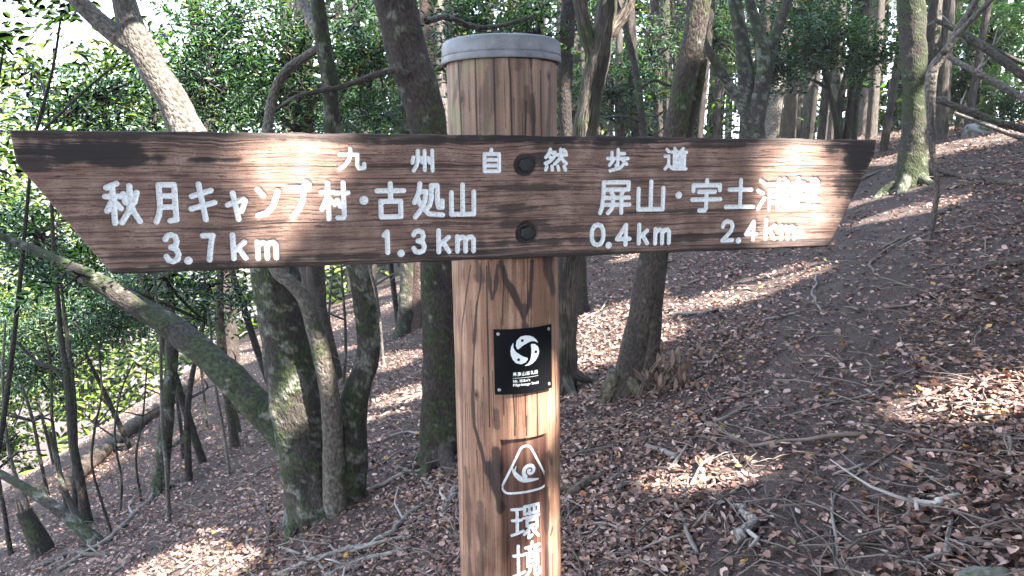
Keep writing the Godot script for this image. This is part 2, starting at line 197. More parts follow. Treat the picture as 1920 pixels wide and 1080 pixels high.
const UNDER := [
	["evergreen_tree","glossy evergreen foliage behind the pale leaning stem",[[-3.214,2.044,-5.8,0.61,0.285,0.403,189],[-2.628,2.269,-6.6,0.507,0.507,0.456,280],[-2.573,2.763,-6.9,0.477,0.334,0.365,173]],1,[0.4,-0.6],"",0.03,-0.1,0.85],
	["evergreen_tree","open green foliage under the slanted end of the board",[[-3.988,0.967,-6.2,0.448,0.403,0.383,166],[-3.988,0.64,-6.6,0.577,0.24,0.368,127]],1,[0.3,0.4],"",0.022,0.0,0.8],
	["evergreen_tree","blue-green foliage low on the slope behind the dark slim tree",[[-5.015,-0.19,-8.2,0.906,0.483,0.625,505],[-4.414,-0.017,-8.6,0.757,0.347,0.497,302],[-5.498,-0.751,-8.2,0.489,0.428,0.412,241]],1,[0.3,-0.5],"",0.028,-0.05,0.8],
	["evergreen_tree","dark glossy sprays hanging just below the board over the leaning limb",[[-2.334,0.634,-5.6,0.45,0.147,0.269,34],[-2.561,0.726,-5.4,0.236,0.118,0.16,14],[-2.57,0.902,-4.35,0.222,0.089,0.14,10]],0,[-0.4,-0.3],"",0.025,-0.1,0.95],
	["evergreen_tree","dense evergreen foliage between the pale stem and the reddish trunk",[[-2.058,2.431,-7.2,0.502,0.652,0.519,173],[-1.465,2.61,-7.8,0.488,0.651,0.513,168],[-2.445,2.079,-7.4,0.364,0.26,0.281,50],[-1.91,3.017,-7.5,0.619,0.258,0.395,84]],0,[0.2,-0.5],"",0.045,-0.12,1.05],
	["evergreen_tree","lighter green thicket beyond the reddish trunk above the board",[[-1.647,2.131,-9,0.76,0.38,0.513,167],[-2.246,2.254,-9.4,0.528,0.396,0.416,121]],1,[0.2,-0.3],"",0.03,-0.05,1.05],
	["evergreen_tree","dark foliage behind the capped head of the post",[[-0.281,2.79,-6.8,0.516,0.281,0.359,79],[0.221,2.654,-6.4,0.31,0.265,0.259,44],[-0.391,2.312,-7,0.196,0.293,0.22,31]],0,[0.1,-0.4],"",0.04,-0.1,1.0],
	["evergreen_tree","thin green foliage beyond the forked tree",[[1.332,2.435,-10,0.596,0.491,0.489,130],[0.668,2.261,-9.5,0.334,0.534,0.391,79],[2.027,3.044,-11,0.459,0.612,0.482,125]],1,[0.1,-0.3],"",0.035,0.0,1.05],
	["evergreen_tree","blue-green holly-like bush in front of the cedar trunks",[[3.618,2.953,-9,0.686,0.343,0.463,243],[3.066,2.639,-8.8,0.429,0.209,0.287,92],[4.162,2.773,-9,0.469,0.225,0.313,109],[3.664,3.377,-9.5,0.589,0.262,0.383,159]],1,[0.4,-0.2],"",0.035,-0.1,0.9],
	["evergreen_tree","pale thicket behind the dark four-stemmed tree",[[3.856,2.857,-12,0.503,0.503,0.453,102],[3.465,3.663,-13,0.63,0.72,0.607,184]],1,[0.1,-0.3],"",0.035,0.0,1.1],
	["conifer_tree","young conifer with flat sprays behind the fallen poles",[[6.462,3.326,-10.5,0.581,0.436,0.457,176],[6.463,2.674,-11,0.462,0.346,0.364,111],[6.817,2.408,-10.5,0.368,0.332,0.315,85]],3,[0.1,-0.2],"",0.035,-0.05,1.1],
	["maple_tree","yellow-green backlit leaves around the fork of the pale stem",[[-2.676,2.444,-4.6,0.238,0.114,0.158,17],[-3.262,2.187,-5.2,0.181,0.145,0.147,17],[-2.557,2.212,-5,0.139,0.104,0.11,9]],2,[-1.6,-0.8],"",0.018,-0.1,0.75],
	["evergreen_tree","loose drooping leaves at the open downhill edge",[[-2.573,2.158,-3.9,0.108,0.162,0.122,5],[-3.085,1.479,-4.6,0.098,0.164,0.118,5]],2,[-1.9,0.2],"",0.016,-0.2,0.9],
	["evergreen_tree","pale green undergrowth on the downhill slope beside the saplings",[[-6.542,-0.753,-9.5,0.422,0.985,0.633,322],[-5.769,-1.636,-8,0.304,0.364,0.301,85]],2,[0.2,-0.2],"",0.02,0.0,0.8],
	["evergreen_tree","small leafy spray behind the big mossy tree",[[-3.419,-0.147,-8,0.354,0.177,0.239,33],[-3.304,0.001,-8.5,0.374,0.187,0.252,37]],1,[0.3,-0.2],"",0.025,-0.05,1.0]
]
# strokes of each character in a box of 100 by 100, y down
const GLYPHS := {
	"ku": "45,2 45,30 38,55 22,78 2,95;5,28 72,28 70,78 76,92 98,90 98,72",
	"shu": "8,35 4,60;28,5 28,50 22,75 8,97;42,38 48,60;58,5 58,95;74,38 80,60;92,3 92,97",
	"ji": "48,0 42,16;8,20 92,20 92,98 8,98 8,20;8,46 92,46;8,72 92,72",
	"zen": "25,3 20,20 5,40;22,18 46,18 42,38 25,58 3,68;18,34 30,44;52,28 98,28;72,3 72,28 65,50 45,70;72,32 80,50 98,68;86,6 95,16;10,82 5,98;33,82 35,98;60,82 64,98;88,82 95,98",
	"ho": "50,2 50,40;50,20 80,20;22,15 22,40;3,42 97,42;50,45 50,70 42,73;28,52 12,72;72,50 92,68;80,65 60,85 15,97",
	"dou": "10,8 20,18;3,38 20,38 20,75 5,95;18,78 40,94 98,95;45,3 52,14;82,3 74,14;33,20 98,20;64,20 60,32;44,35 90,35 90,82 44,82 44,35;44,50 90,50;44,66 90,66",
	"aki": "38,2 8,12;3,33 48,33;25,10 25,98;25,38 5,68;25,42 45,62;55,27 60,48;95,24 86,48;75,8 75,45 68,70 45,97;75,50 82,72 98,95",
	"tsuki": "25,4 25,60 18,80 5,97;25,4 88,4 88,93 62,95;25,32 88,32;25,60 88,60",
	"ki": "8,35 85,20;3,68 97,52;38,3 58,97",
	"ya": "3,45 85,25 94,32 72,68;32,3 55,97",
	"n": "8,8 30,28;5,92 40,85 70,60 92,15",
	"pu": "5,18 72,18 68,50 50,75 22,97;84,3 92,6 95,14 90,21 82,22 77,15 79,7 84,3",
	"mura": "3,28 50,28;26,3 26,98;26,35 3,72;28,40 48,60;53,30 98,30;82,3 82,90 78,96 58,96;60,48 68,66",
	"ko": "3,22 97,22;50,2 50,52;15,52 85,52 85,96 15,96 15,52",
	"sho": "22,3 18,28 3,55;18,25 42,25 38,50 25,75 5,97;12,40 25,65 50,88 97,92;60,8 60,45 52,66 42,76;60,8 80,8 80,58 84,70 96,70 96,52",
	"yama": "50,2 50,92;5,26 5,94 95,94 95,24",
	"hei": "12,5 95,5 95,26;12,27 95,27;12,5 12,50 8,80 2,97;38,35 44,45;76,34 70,45;20,52 97,52;12,73 99,73;44,52 44,75 38,88 28,98;72,52 72,98",
	"u": "50,2 50,15;6,35 6,18 94,18 94,33;25,38 78,38;3,62 97,62;50,38 50,90 45,97 28,96",
	"tsuchi": "12,35 88,35;50,3 50,95;2,95 98,95",
	"ura": "8,8 22,18;2,38 16,46;4,95 22,62;32,20 98,20;82,3 92,12;65,3 65,97;38,38 38,97;38,38 92,38 92,92 84,97;38,57 92,57;38,75 92,75",
	"koshi": "8,18 46,18;27,3 27,36;3,36 50,36;28,36 28,80;28,57 46,57;14,52 12,72 2,95;12,75 30,91 98,94;56,26 96,26;60,26 60,70 70,63;73,5 77,40 90,75 97,66;92,40 80,60 66,80;86,6 94,14",
	"kan": "3,10 36,10;5,42 34,42;2,85 40,75;20,10 20,80;46,5 98,5 98,27 46,27 46,5;63,5 63,27;81,5 81,27;42,38 100,38;54,47 92,47 92,63 54,63 54,47;70,64 44,86;60,78 60,98 72,92;70,66 80,82 98,98;93,69 82,79",
	"kyou": "3,32 36,32;19,5 19,85;2,90 40,80;70,0 70,12;45,13 97,13;58,17 62,28;84,17 78,28;42,30 100,30;52,40 90,40 90,66 52,66 52,40;52,53 90,53;62,66 58,82 42,98;78,66 78,90 83,96 98,95 98,80",
	"dot": "50,50 50,50",
	"0": "50,2 78,8 94,30 97,52 92,76 76,94 50,98 24,93 8,75 3,50 8,26 24,7 50,2",
	"1": "5,18 80,2 80,100",
	"2": "4,28 14,9 45,1 82,7 95,26 85,48 50,72 5,97 98,97",
	"3": "4,18 20,5 50,1 80,8 90,25 78,42 42,47;42,47 84,55 97,74 85,92 50,99 18,94 3,80",
	"4": "70,100 70,2 5,72 98,72",
	"7": "2,3 95,3 70,45 50,100",
	"k": "5,0 5,100;92,32 8,70;42,54 96,100",
	"m": "4,2 4,100;4,32 18,10 36,6 50,22 50,100;50,32 64,10 84,6 96,22 96,100",
	"ei": "5,18 95,18;32,3 32,30;68,3 68,30;20,42 80,42 80,62;20,42 20,62;3,64 97,64;50,34 50,64 10,97;52,66 92,97",
	"gen": "50,2 50,12;10,14 90,14;28,18 72,36;72,18 28,36;15,40 90,40;15,40 15,70 4,97;80,46 40,60;86,60 36,78;92,76 30,97",
	"jun": "5,8 16,18;3,36 18,36 18,76 4,92;16,78 40,95 98,96;46,8 34,40 48,74;68,8 56,40 70,74;90,8 78,40 92,74",
	"rei": "26,2 32,14;5,22 48,22 8,66;28,46 28,98;34,52 48,62;64,4 64,84 74,95 97,94 97,78",
	"ro": "8,8 42,8 42,34 8,34 8,8;26,34 26,84;26,56 44,56;8,50 8,88;2,92 46,84;66,2 48,36;62,14 90,14 46,54;60,24 98,54;58,60 92,60 92,96 58,96 58,60",
}

# ------------------------------------------------------------------ small helpers
func lin(r: float, g: float, b: float) -> Color:          # real-world (linear) base colour for albedo_color
	return Color(r, g, b).linear_to_srgb()

func numbered(called: String) -> String:
	if not taken.has(called):
		taken[called] = 0
		return called
	taken[called] += 1
	return "%s_%03d" % [called, taken[called]]

func tag(o: Node, label: String, category: String, group := "", kind := "") -> void:
	if label: o.set_meta("label", label)
	if category: o.set_meta("category", category)
	if group: o.set_meta("group", group)
	if kind: o.set_meta("kind", kind)

func thing(called: String, label: String, category: String, where := Vector3.ZERO, group := "") -> Node3D:
	var o := Node3D.new()
	o.name = numbered(called)
	add_child(o)
	o.position = where
	tag(o, label, category, group)
	return o

func part(called: String, mesh: Mesh, material: Material, parent: Node) -> MeshInstance3D:
	var o := MeshInstance3D.new()
	o.name = called
	o.mesh = mesh
	o.material_override = material
	parent.add_child(o, true)
	return o

func mesh_of(v: PackedVector3Array, idx: PackedInt32Array, col = null, uv = null) -> ArrayMesh:
	var a := []
	a.resize(Mesh.ARRAY_MAX)
	a[Mesh.ARRAY_VERTEX] = v
	a[Mesh.ARRAY_INDEX] = idx
	if col != null: a[Mesh.ARRAY_COLOR] = col
	if uv != null: a[Mesh.ARRAY_TEX_UV] = uv
	var st := SurfaceTool.new()
	st.create_from_arrays(a)
	st.generate_normals()
	return st.commit()

func smooth(a: float, b: float, x: float) -> float:
	return smoothstep(a, b, x)

# ------------------------------------------------------------------ the slope
func ground_base(x: float) -> float:
	var k := 5.2
	var w := 1.2
	var e := (x - k) / w
	var soft := e * w if e > 20.0 else w * log(1.0 + exp(e))
	var b := 0.40 * (x - soft) + 0.06 * maxf(0.0, x - k)
	if x < -6.2:
		var w2 := -6.2 - x
		b -= 0.40 * w2 * w2 / (w2 + 2.0)                # the slope steepens downhill
	if x < -22.0:
		b += 0.62 * (-22.0 - x)
	return b

func ground_y(x: float, z: float) -> float:
	return ground_base(x) + 0.050 * n_big.get_noise_2d(x, z) + 0.024 * n_mid.get_noise_2d(x, z)

func axis_steps(from: float, to: float, fine_from: float, fine_to: float, fine: float) -> PackedFloat32Array:
	var out := PackedFloat32Array()
	var x := fine_from
	var left := PackedFloat32Array()
	var step := fine
	while x > from:
		step *= 1.22
		x -= step
		left.append(maxf(x, from))
	left.reverse()
	out.append_array(left)
	x = fine_from
	while x < fine_to:
		out.append(x)
		x += fine
	step = fine
	while x < to:
		out.append(x)
		step *= 1.22
		x += step
	out.append(to)
	return out

func build_ground() -> void:
	var xs := axis_steps(-160.0, 160.0, -5.0, 7.0, 0.055)
	var zs := axis_steps(-160.0, 60.0, -9.0, 0.5, 0.055)
	var v := PackedVector3Array()
	var c := PackedColorArray()
	var idx := PackedInt32Array()
	var nx := xs.size()
	for j in zs.size():
		for i in nx:
			var x := xs[i]
			var z := zs[j]
			var far := absf(x) > 14.0 or z < -22.0
			var y := ground_base(x) if far else ground_y(x, z)
			if not far:
				y += 0.011 * n_fine.get_noise_2d(x * 2.0, z * 2.0)
			v.append(Vector3(x, y, z))
			var t := 0.5 + 0.5 * n_mid.get_noise_2d(x * 1.7 + 40.0, z * 1.7)
			var u := 0.5 + 0.5 * n_fine.get_noise_2d(x * 1.5, z * 1.5 + 90.0)
			var soil := Color(0.090, 0.061, 0.053).lerp(Color(0.215, 0.150, 0.130), clampf(0.15 + 0.6 * t * u * 1.8, 0, 1))
			c.append(soil)
	for j in zs.size() - 1:
		for i in nx - 1:
			var a := j * nx + i
			idx.append_array([a, a + 1, a + nx, a + 1, a + nx + 1, a + nx])
	var o := part("ground", mesh_of(v, idx, c), M.soil, self)
	tag(o, "sloping forest floor of brown soil under leaf litter", "ground", "", "structure")
	scatter_litter(o)

# ------------------------------------------------------------------ textures and materials
func noise_bytes(w: int, h: int, freq: float, seed_: int, octaves := 4, from_w := 0, from_h := 0) -> PackedByteArray:
	# grey noise; made small and stretched when from_w / from_h are given, which gives streaks
	var n := FastNoiseLite.new()
	n.seed = seed_
	n.noise_type = FastNoiseLite.TYPE_SIMPLEX_SMOOTH
	n.frequency = freq
	n.fractal_octaves = octaves
	var im := n.get_image(from_w if from_w else w, from_h if from_h else h, false, false, true)
	im.convert(Image.FORMAT_L8)
	if from_w or from_h:
		im.resize(w, h, Image.INTERPOLATE_CUBIC)
	return im.get_data()

func seamless(w: int, h: int, freq: float, seed_: int, octaves := 4, type := FastNoiseLite.TYPE_SIMPLEX_SMOOTH) -> Image:
	var n := FastNoiseLite.new()
	n.seed = seed_
	n.noise_type = type
	n.frequency = freq
	n.fractal_octaves = octaves
	var im := n.get_seamless_image(w, h, false, false, 0.15, true)
	im.convert(Image.FORMAT_L8)
	return im

func tone_image(g: PackedByteArray, w: int, h: int, lo: Color, hi: Color) -> ImageTexture:
	var d := PackedByteArray()
	d.resize(w * h * 3)
	for i in w * h:
		var c := lo.lerp(hi, g[i] / 255.0)
		d[i * 3] = int(c.r * 255)
		d[i * 3 + 1] = int(c.g * 255)
		d[i * 3 + 2] = int(c.b * 255)
	return ImageTexture.create_from_image(Image.create_from_data(w, h, false, Image.FORMAT_RGB8, d))

func grey_tex(g: PackedByteArray, w: int, h: int) -> ImageTexture:
	return ImageTexture.create_from_image(Image.create_from_data(w, h, false, Image.FORMAT_L8, g))

func mix_bytes(a: PackedByteArray, b: PackedByteArray, k: float) -> PackedByteArray:
	var o := PackedByteArray()
	o.resize(a.size())
	for i in a.size():
		o[i] = int(a[i] * (1.0 - k) + b[i] * k)
	return o

func stretch(a: PackedByteArray) -> PackedByteArray:
	var o := PackedByteArray()
	o.resize(a.size())
	for i in a.size():
		o[i] = clampi(int(128 + (a[i] - 128) * 1.7), 0, 255)
	return o

func bark_material(called: String, streak: float, relief: float, seed_: int) -> void:
	var w := 256
	var h := 512
	var fine := seamless(w, h, 0.028, seed_, 5).get_data()
	var im := seamless(w, 64, 0.05, seed_ + 1, 4)
	im.resize(w, h, Image.INTERPOLATE_CUBIC)
	var flake := seamless(w, h, 0.045, seed_ + 2, 2, FastNoiseLite.TYPE_CELLULAR).get_data()
	var g := stretch(mix_bytes(mix_bytes(fine, flake, 0.35), im.get_data(), streak))
	var m := StandardMaterial3D.new()
	m.vertex_color_use_as_albedo = true
	m.albedo_texture = tone_image(g, w, h, Color(0.50, 0.485, 0.47), Color(1, 1, 1))
	m.roughness = 0.9
	m.heightmap_enabled = true
	m.heightmap_texture = grey_tex(g, w, h)
	m.heightmap_scale = relief
	M[called] = m

func leaf_material(called: String, back: Color, rough: float) -> void:
	var m := StandardMaterial3D.new()
	m.vertex_color_use_as_albedo = true
	m.roughness = rough
	m.backlight_enabled = true
	m.backlight = back
	m.cull_mode = BaseMaterial3D.CULL_DISABLED
	M[called] = m

func make_materials() -> void:
	bark_material("bark", 0.08, 0.9, 11)
	bark_material("bark_fibre", 0.85, 1.6, 31)
	leaf_material("leaf", Color(0.85, 1.0, 0.45), 0.32)
	leaf_material("litter", Color(0.12, 0.10, 0.06), 0.72)
	var s := StandardMaterial3D.new()
	s.vertex_color_use_as_albedo = true
	s.uv1_triplanar = true
	s.uv1_world_triplanar = true
	s.uv1_scale = Vector3(3.1, 3.1, 3.1)
	var g := mix_bytes(seamless(512, 512, 0.06, 71, 5).get_data(), seamless(512, 512, 0.05, 72, 3, FastNoiseLite.TYPE_CELLULAR).get_data(), 0.45)
	s.albedo_texture = tone_image(g, 512, 512, Color(0.42, 0.40, 0.39), Color(1, 1, 1))
	s.heightmap_enabled = true
	s.heightmap_texture = grey_tex(g, 512, 512)
	s.heightmap_scale = 1.6
	s.roughness = 0.95
	M.soil = s
	var p := StandardMaterial3D.new()
	p.vertex_color_use_as_albedo = true
	p.roughness = 0.6
	M.paint = p
	var wood := StandardMaterial3D.new()
	wood.vertex_color_use_as_albedo = true
	wood.roughness = 0.85
	M.dead_wood = wood
	var k := StandardMaterial3D.new()
	k.albedo_color = lin(0.006, 0.0065, 0.008)
	k.roughness = 0.5
	k.metallic_specular = 0.2
	M.plate = k
	var w := StandardMaterial3D.new()
	w.albedo_color = lin(0.82, 0.86, 0.86)
	w.roughness = 0.5
	M.plate_white = w
	var sc := StandardMaterial3D.new()
	sc.albedo_color = lin(0.45, 0.45, 0.44)
	sc.metallic = 0.7
	sc.roughness = 0.45
	M.steel = sc
	var bo := StandardMaterial3D.new()
	bo.albedo_color = lin(0.045, 0.046, 0.05)
	bo.metallic = 0.4
	bo.roughness = 0.55
	var bn := seamless(128, 128, 0.05, 91, 4).get_data()
	bo.uv1_triplanar = true
	bo.uv1_scale = Vector3(40, 40, 40)
	bo.albedo_texture = tone_image(bn, 128, 128, Color(0.55, 0.5, 0.48), Color(1, 1, 1))
	M.bolt = bo
	var ca := StandardMaterial3D.new()
	var cn := mix_bytes(seamless(256, 256, 0.02, 95, 5).get_data(), seamless(256, 256, 0.12, 96, 3).get_data(), 0.35)
	ca.albedo_texture = tone_image(cn, 256, 256, Color(0.36, 0.365, 0.385), Color(0.60, 0.61, 0.64))
	ca.uv1_triplanar = true
	ca.uv1_scale = Vector3(7, 7, 7)
	ca.roughness = 0.55
	M.cap = ca

# ------------------------------------------------------------------ strokes: distance fields, inked meshes
func glyph_segments(g: String, x0: float, y0: float, x1: float, y1: float, r: float) -> PackedFloat32Array:
	# x0,y0 = upper corner, x1,y1 = lower corner of the inked box; segments ax,ay,bx,by,ra,rb
	var out := PackedFloat32Array()
	var inset := r if g != "dot" else (x1 - x0) / 2
	for s in GLYPHS[g].split(";"):
		var pts := []
		for q in s.split(" "):
			var c = q.split(",")
			pts.append(Vector2(lerpf(x0 + inset, x1 - inset, float(c[0]) / 100.0), lerpf(y0 - inset, y1 + inset, float(c[1]) / 100.0)))
		for i in pts.size() - 1:
			out.append_array([pts[i].x, pts[i].y, pts[i + 1].x, pts[i + 1].y, r, r])
	return out

func seg_distance(seg: PackedFloat32Array, x: float, y: float) -> float:
	var best := 1.0
	for i in range(0, seg.size(), 6):
		var ax := seg[i]
		var ay := seg[i + 1]
		var bx := seg[i + 2] - ax
		var by := seg[i + 3] - ay
		var px := x - ax
		var py := y - ay
		var l := bx * bx + by * by
		var t := 0.0 if l < 1e-12 else clampf((px * bx + py * by) / l, 0.0, 1.0)
		var dx := px - bx * t
		var dy := py - by * t
		var d := sqrt(dx * dx + dy * dy) - lerpf(seg[i + 4], seg[i + 5], t)
		if d < best:
			best = d
	return best

func field(seg: PackedFloat32Array, cell: float, rough: float) -> Dictionary:
	var lo := Vector2(INF, INF)
	var hi := -lo
	for i in range(0, seg.size(), 6):
		for k in [0, 2]:
			var q := Vector2(seg[i + k], seg[i + k + 1])
			var r := Vector2.ONE * (maxf(seg[i + 4], seg[i + 5]) + cell * 3)
			lo = lo.min(q - r)
			hi = hi.max(q + r)
	var w := int((hi.x - lo.x) / cell) + 2
	var h := int((hi.y - lo.y) / cell) + 2
	var d := PackedFloat32Array()
	d.resize(w * h)
	for j in h:
		for i in w:
			var x := lo.x + i * cell
			var y := lo.y + j * cell
			d[j * w + i] = seg_distance(seg, x, y) + rough * n_fine.get_noise_2d(x * 160.0, y * 420.0)
	return {"lo": lo, "cell": cell, "w": w, "h": h, "d": d, "hi": hi}

func sample(f: Dictionary, x: float, y: float) -> float:
	var u: float = (x - f.lo.x) / f.cell
	var v: float = (y - f.lo.y) / f.cell
	if u < 0 or v < 0 or u >= f.w - 1 or v >= f.h - 1:
		return 1.0
	var i := int(u)
	var j := int(v)
	var a: float = f.d[j * f.w + i]
	var b: float = f.d[j * f.w + i + 1]
	var c: float = f.d[(j + 1) * f.w + i]
	var e: float = f.d[(j + 1) * f.w + i + 1]
	return lerpf(lerpf(a, b, u - i), lerpf(c, e, u - i), v - j)

func ink(f: Dictionary, radius: float, edge: float, deep: float, half: float, clean := false) -> ArrayMesh:
	# the region where the field is negative, laid on a plane (radius 0) or round a post of that radius; it lies at «edge» by its rim and sinks to «deep» in the middle of a stroke
	var st := SurfaceTool.new()
	st.begin(Mesh.PRIMITIVE_TRIANGLES)
	var w: int = f.w
	for j in f.h - 1:
		for i in w - 1:
			var k: int = j * w + i
			var d := [f.d[k], f.d[k + 1], f.d[k + w + 1], f.d[k + w]]
			if d[0] >= 0 and d[1] >= 0 and d[2] >= 0 and d[3] >= 0:
				continue
			var at := [Vector2(i, j), Vector2(i + 1, j), Vector2(i + 1, j + 1), Vector2(i, j + 1)]
			var poly := []
			for q in 4:
				var e: int = (q + 1) % 4
				if d[q] < 0: poly.append([at[q], d[q]])
				if (d[q] < 0) != (d[e] < 0):
					poly.append([at[q].lerp(at[e], d[q] / (d[q] - d[e])), 0.0])
			for q in range(1, poly.size() - 1):
				for e in [0, q + 1, q]:
					var p: Vector2 = f.lo + poly[e][0] * f.cell
					var s := clampf(-poly[e][1] / half, 0.0, 1.0)
					var z := lerpf(edge, deep, s * (2.0 - s))
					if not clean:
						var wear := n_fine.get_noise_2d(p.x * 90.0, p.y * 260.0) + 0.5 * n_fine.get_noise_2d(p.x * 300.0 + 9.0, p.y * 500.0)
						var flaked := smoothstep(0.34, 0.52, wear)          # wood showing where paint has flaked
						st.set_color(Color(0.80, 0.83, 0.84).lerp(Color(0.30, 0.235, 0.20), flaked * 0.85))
					st.add_vertex(Vector3(p.x, p.y, z) if radius == 0.0 else Vector3(sin(p.x / radius) * (radius + z), p.y, cos(p.x / radius) * (radius + z)))
	st.index()
	st.generate_normals()
	return st.commit()

# ------------------------------------------------------------------ the signpost
func board_left(y: float) -> float:
	var t := 1.597 - y
	return -0.744 + 0.004 * t / 0.045 if t < 0.045 else lerpf(-0.740, -0.633, (t - 0.045) / 0.160)

func board_right(y: float) -> float:
	var t := 1.597 - y
	return 0.717 - 0.003 * t / 0.03 if t < 0.03 else lerpf(0.714, 0.622, (t - 0.03) / 0.175)

func board_texture() -> Array:
	var w := 2048
	var h := 288
	var streak := noise_bytes(w, h, 0.05, 201, 4, 40, h)
	var fine := noise_bytes(w, h, 0.16, 202, 3, 30, h)
	var blotch := noise_bytes(w, h, 0.012, 203, 5)
	var speck := noise_bytes(w, h, 0.2, 204, 2)
	var wav := FastNoiseLite.new()
	wav.seed = 205
	wav.frequency = 1.0
	var col := PackedByteArray()
	col.resize(w * h * 3)
	var hgt := PackedByteArray()
	hgt.resize(w * h)
	var pale := Color(0.625, 0.52, 0.465)
	var mid := Color(0.485, 0.383, 0.34)
	var dark := Color(0.225, 0.155, 0.142)
	var black := Color(0.125, 0.11, 0.11)
	var offs := PackedFloat32Array()
	offs.resize(w)
	for i in w:
		var s := -0.75 + 1.47 * i / w
		offs[i] = 9.0 * wav.get_noise_2d(s * 2.2, 0.0) + 3.0 * wav.get_noise_2d(s * 8.0, 3.0)
	var lines := PackedFloat32Array()
	lines.resize(w * h)
	for n in 17:                                     # long cracks that follow the grain
		var y0 := h * (n + 0.5) / 17.0 + 5.0 * sin(n * 2.7)
		for i in w:
			var s := -0.75 + 1.47 * i / w
			var on := smoothstep(-0.15, 0.25, wav.get_noise_2d(s * 2.0, n * 7.0)) * (0.55 + 0.45 * sin(n * 1.9))
			var yc := y0 + 8.0 * wav.get_noise_2d(s * 1.6, 30.0 + n * 0.6) + 2.0 * wav.get_noise_2d(s * 9.0, n * 3.0)
			for j in range(int(yc) - 1, int(yc) + 3):
				if j >= 0 and j < h:
					lines[j * w + i] = maxf(lines[j * w + i], on * clampf(1.25 - absf(j - yc) * 0.8, 0.0, 1.0))
	for j in h:
		var y := 1.597 - 0.205 * j / h
		var row := []
		for q in STAINS:
			if absf(y - q[1]) < q[3] * 1.7: row.append(q)
		for i in w:
			var s := -0.75 + 1.47 * i / w
			var k := j * w + i
			var jf := clampf(j + offs[i] * (1.0 + 0.8 * sin(j * 0.045)), 0.0, h - 1.01)
			var jj := int(jf)
			var g: float = lerpf(streak[jj * w + i], streak[jj * w + w + i], jf - jj) / 255.0
			var fg: float = lerpf(fine[jj * w + i], fine[jj * w + w + i], jf - jj) / 255.0
			var b: float = blotch[k] / 255.0
			var ring := absf(fposmod(g * 5.0 + fg * 0.25, 1.0) - 0.5) * 2.0        # year rings seen along the plank
			var late := smoothstep(0.72, 1.0, ring)
			var c := mid.lerp(pale, clampf((b - 0.35) * 1.8 + (fg - 0.5) * 0.6, 0, 1))
			c = c.lerp(dark, clampf(late * 0.80 + (0.45 - fg) * 1.5, 0, 0.90))
			var st := 0.0
			for q in row:
				var dx: float = (s - q[0]) / q[2]
				var dy: float = (y - q[1]) / q[3]
				var e: float = dx * dx + dy * dy
				if e < 3.0:
					st = maxf(st, q[4] * smoothstep(1.0, 0.35, e * 0.75 + (b - 0.5) * 1.3 + (fg - 0.5) * 1.1))
			var edge := minf(1.597 - y, y - 1.392)
			st = maxf(st, smoothstep(0.020, 0.0, edge + (fg - 0.5) * 0.022) * 0.8)
			c = c.lerp(black, st * 0.88)
			var sp: float = speck[k] / 255.0
			c = c * (0.90 + 0.2 * sp)
			var crack := maxf(lines[k], smoothstep(0.94, 1.0, ring) * smoothstep(0.45, 0.6, b) * 0.6)
			c = c.lerp(black, crack * 0.7)
			col[k * 3] = clampi(int(c.r * 255), 0, 255)
			col[k * 3 + 1] = clampi(int(c.g * 255), 0, 255)
			col[k * 3 + 2] = clampi(int(c.b * 255), 0, 255)
			hgt[k] = clampi(int(160 + 60 * (fg - 0.5) - 40 * late - 100 * crack + 30 * (sp - 0.5)), 0, 255)
	return [ImageTexture.create_from_image(Image.create_from_data(w, h, false, Image.FORMAT_RGB8, col)), grey_tex(hgt, w, h)]

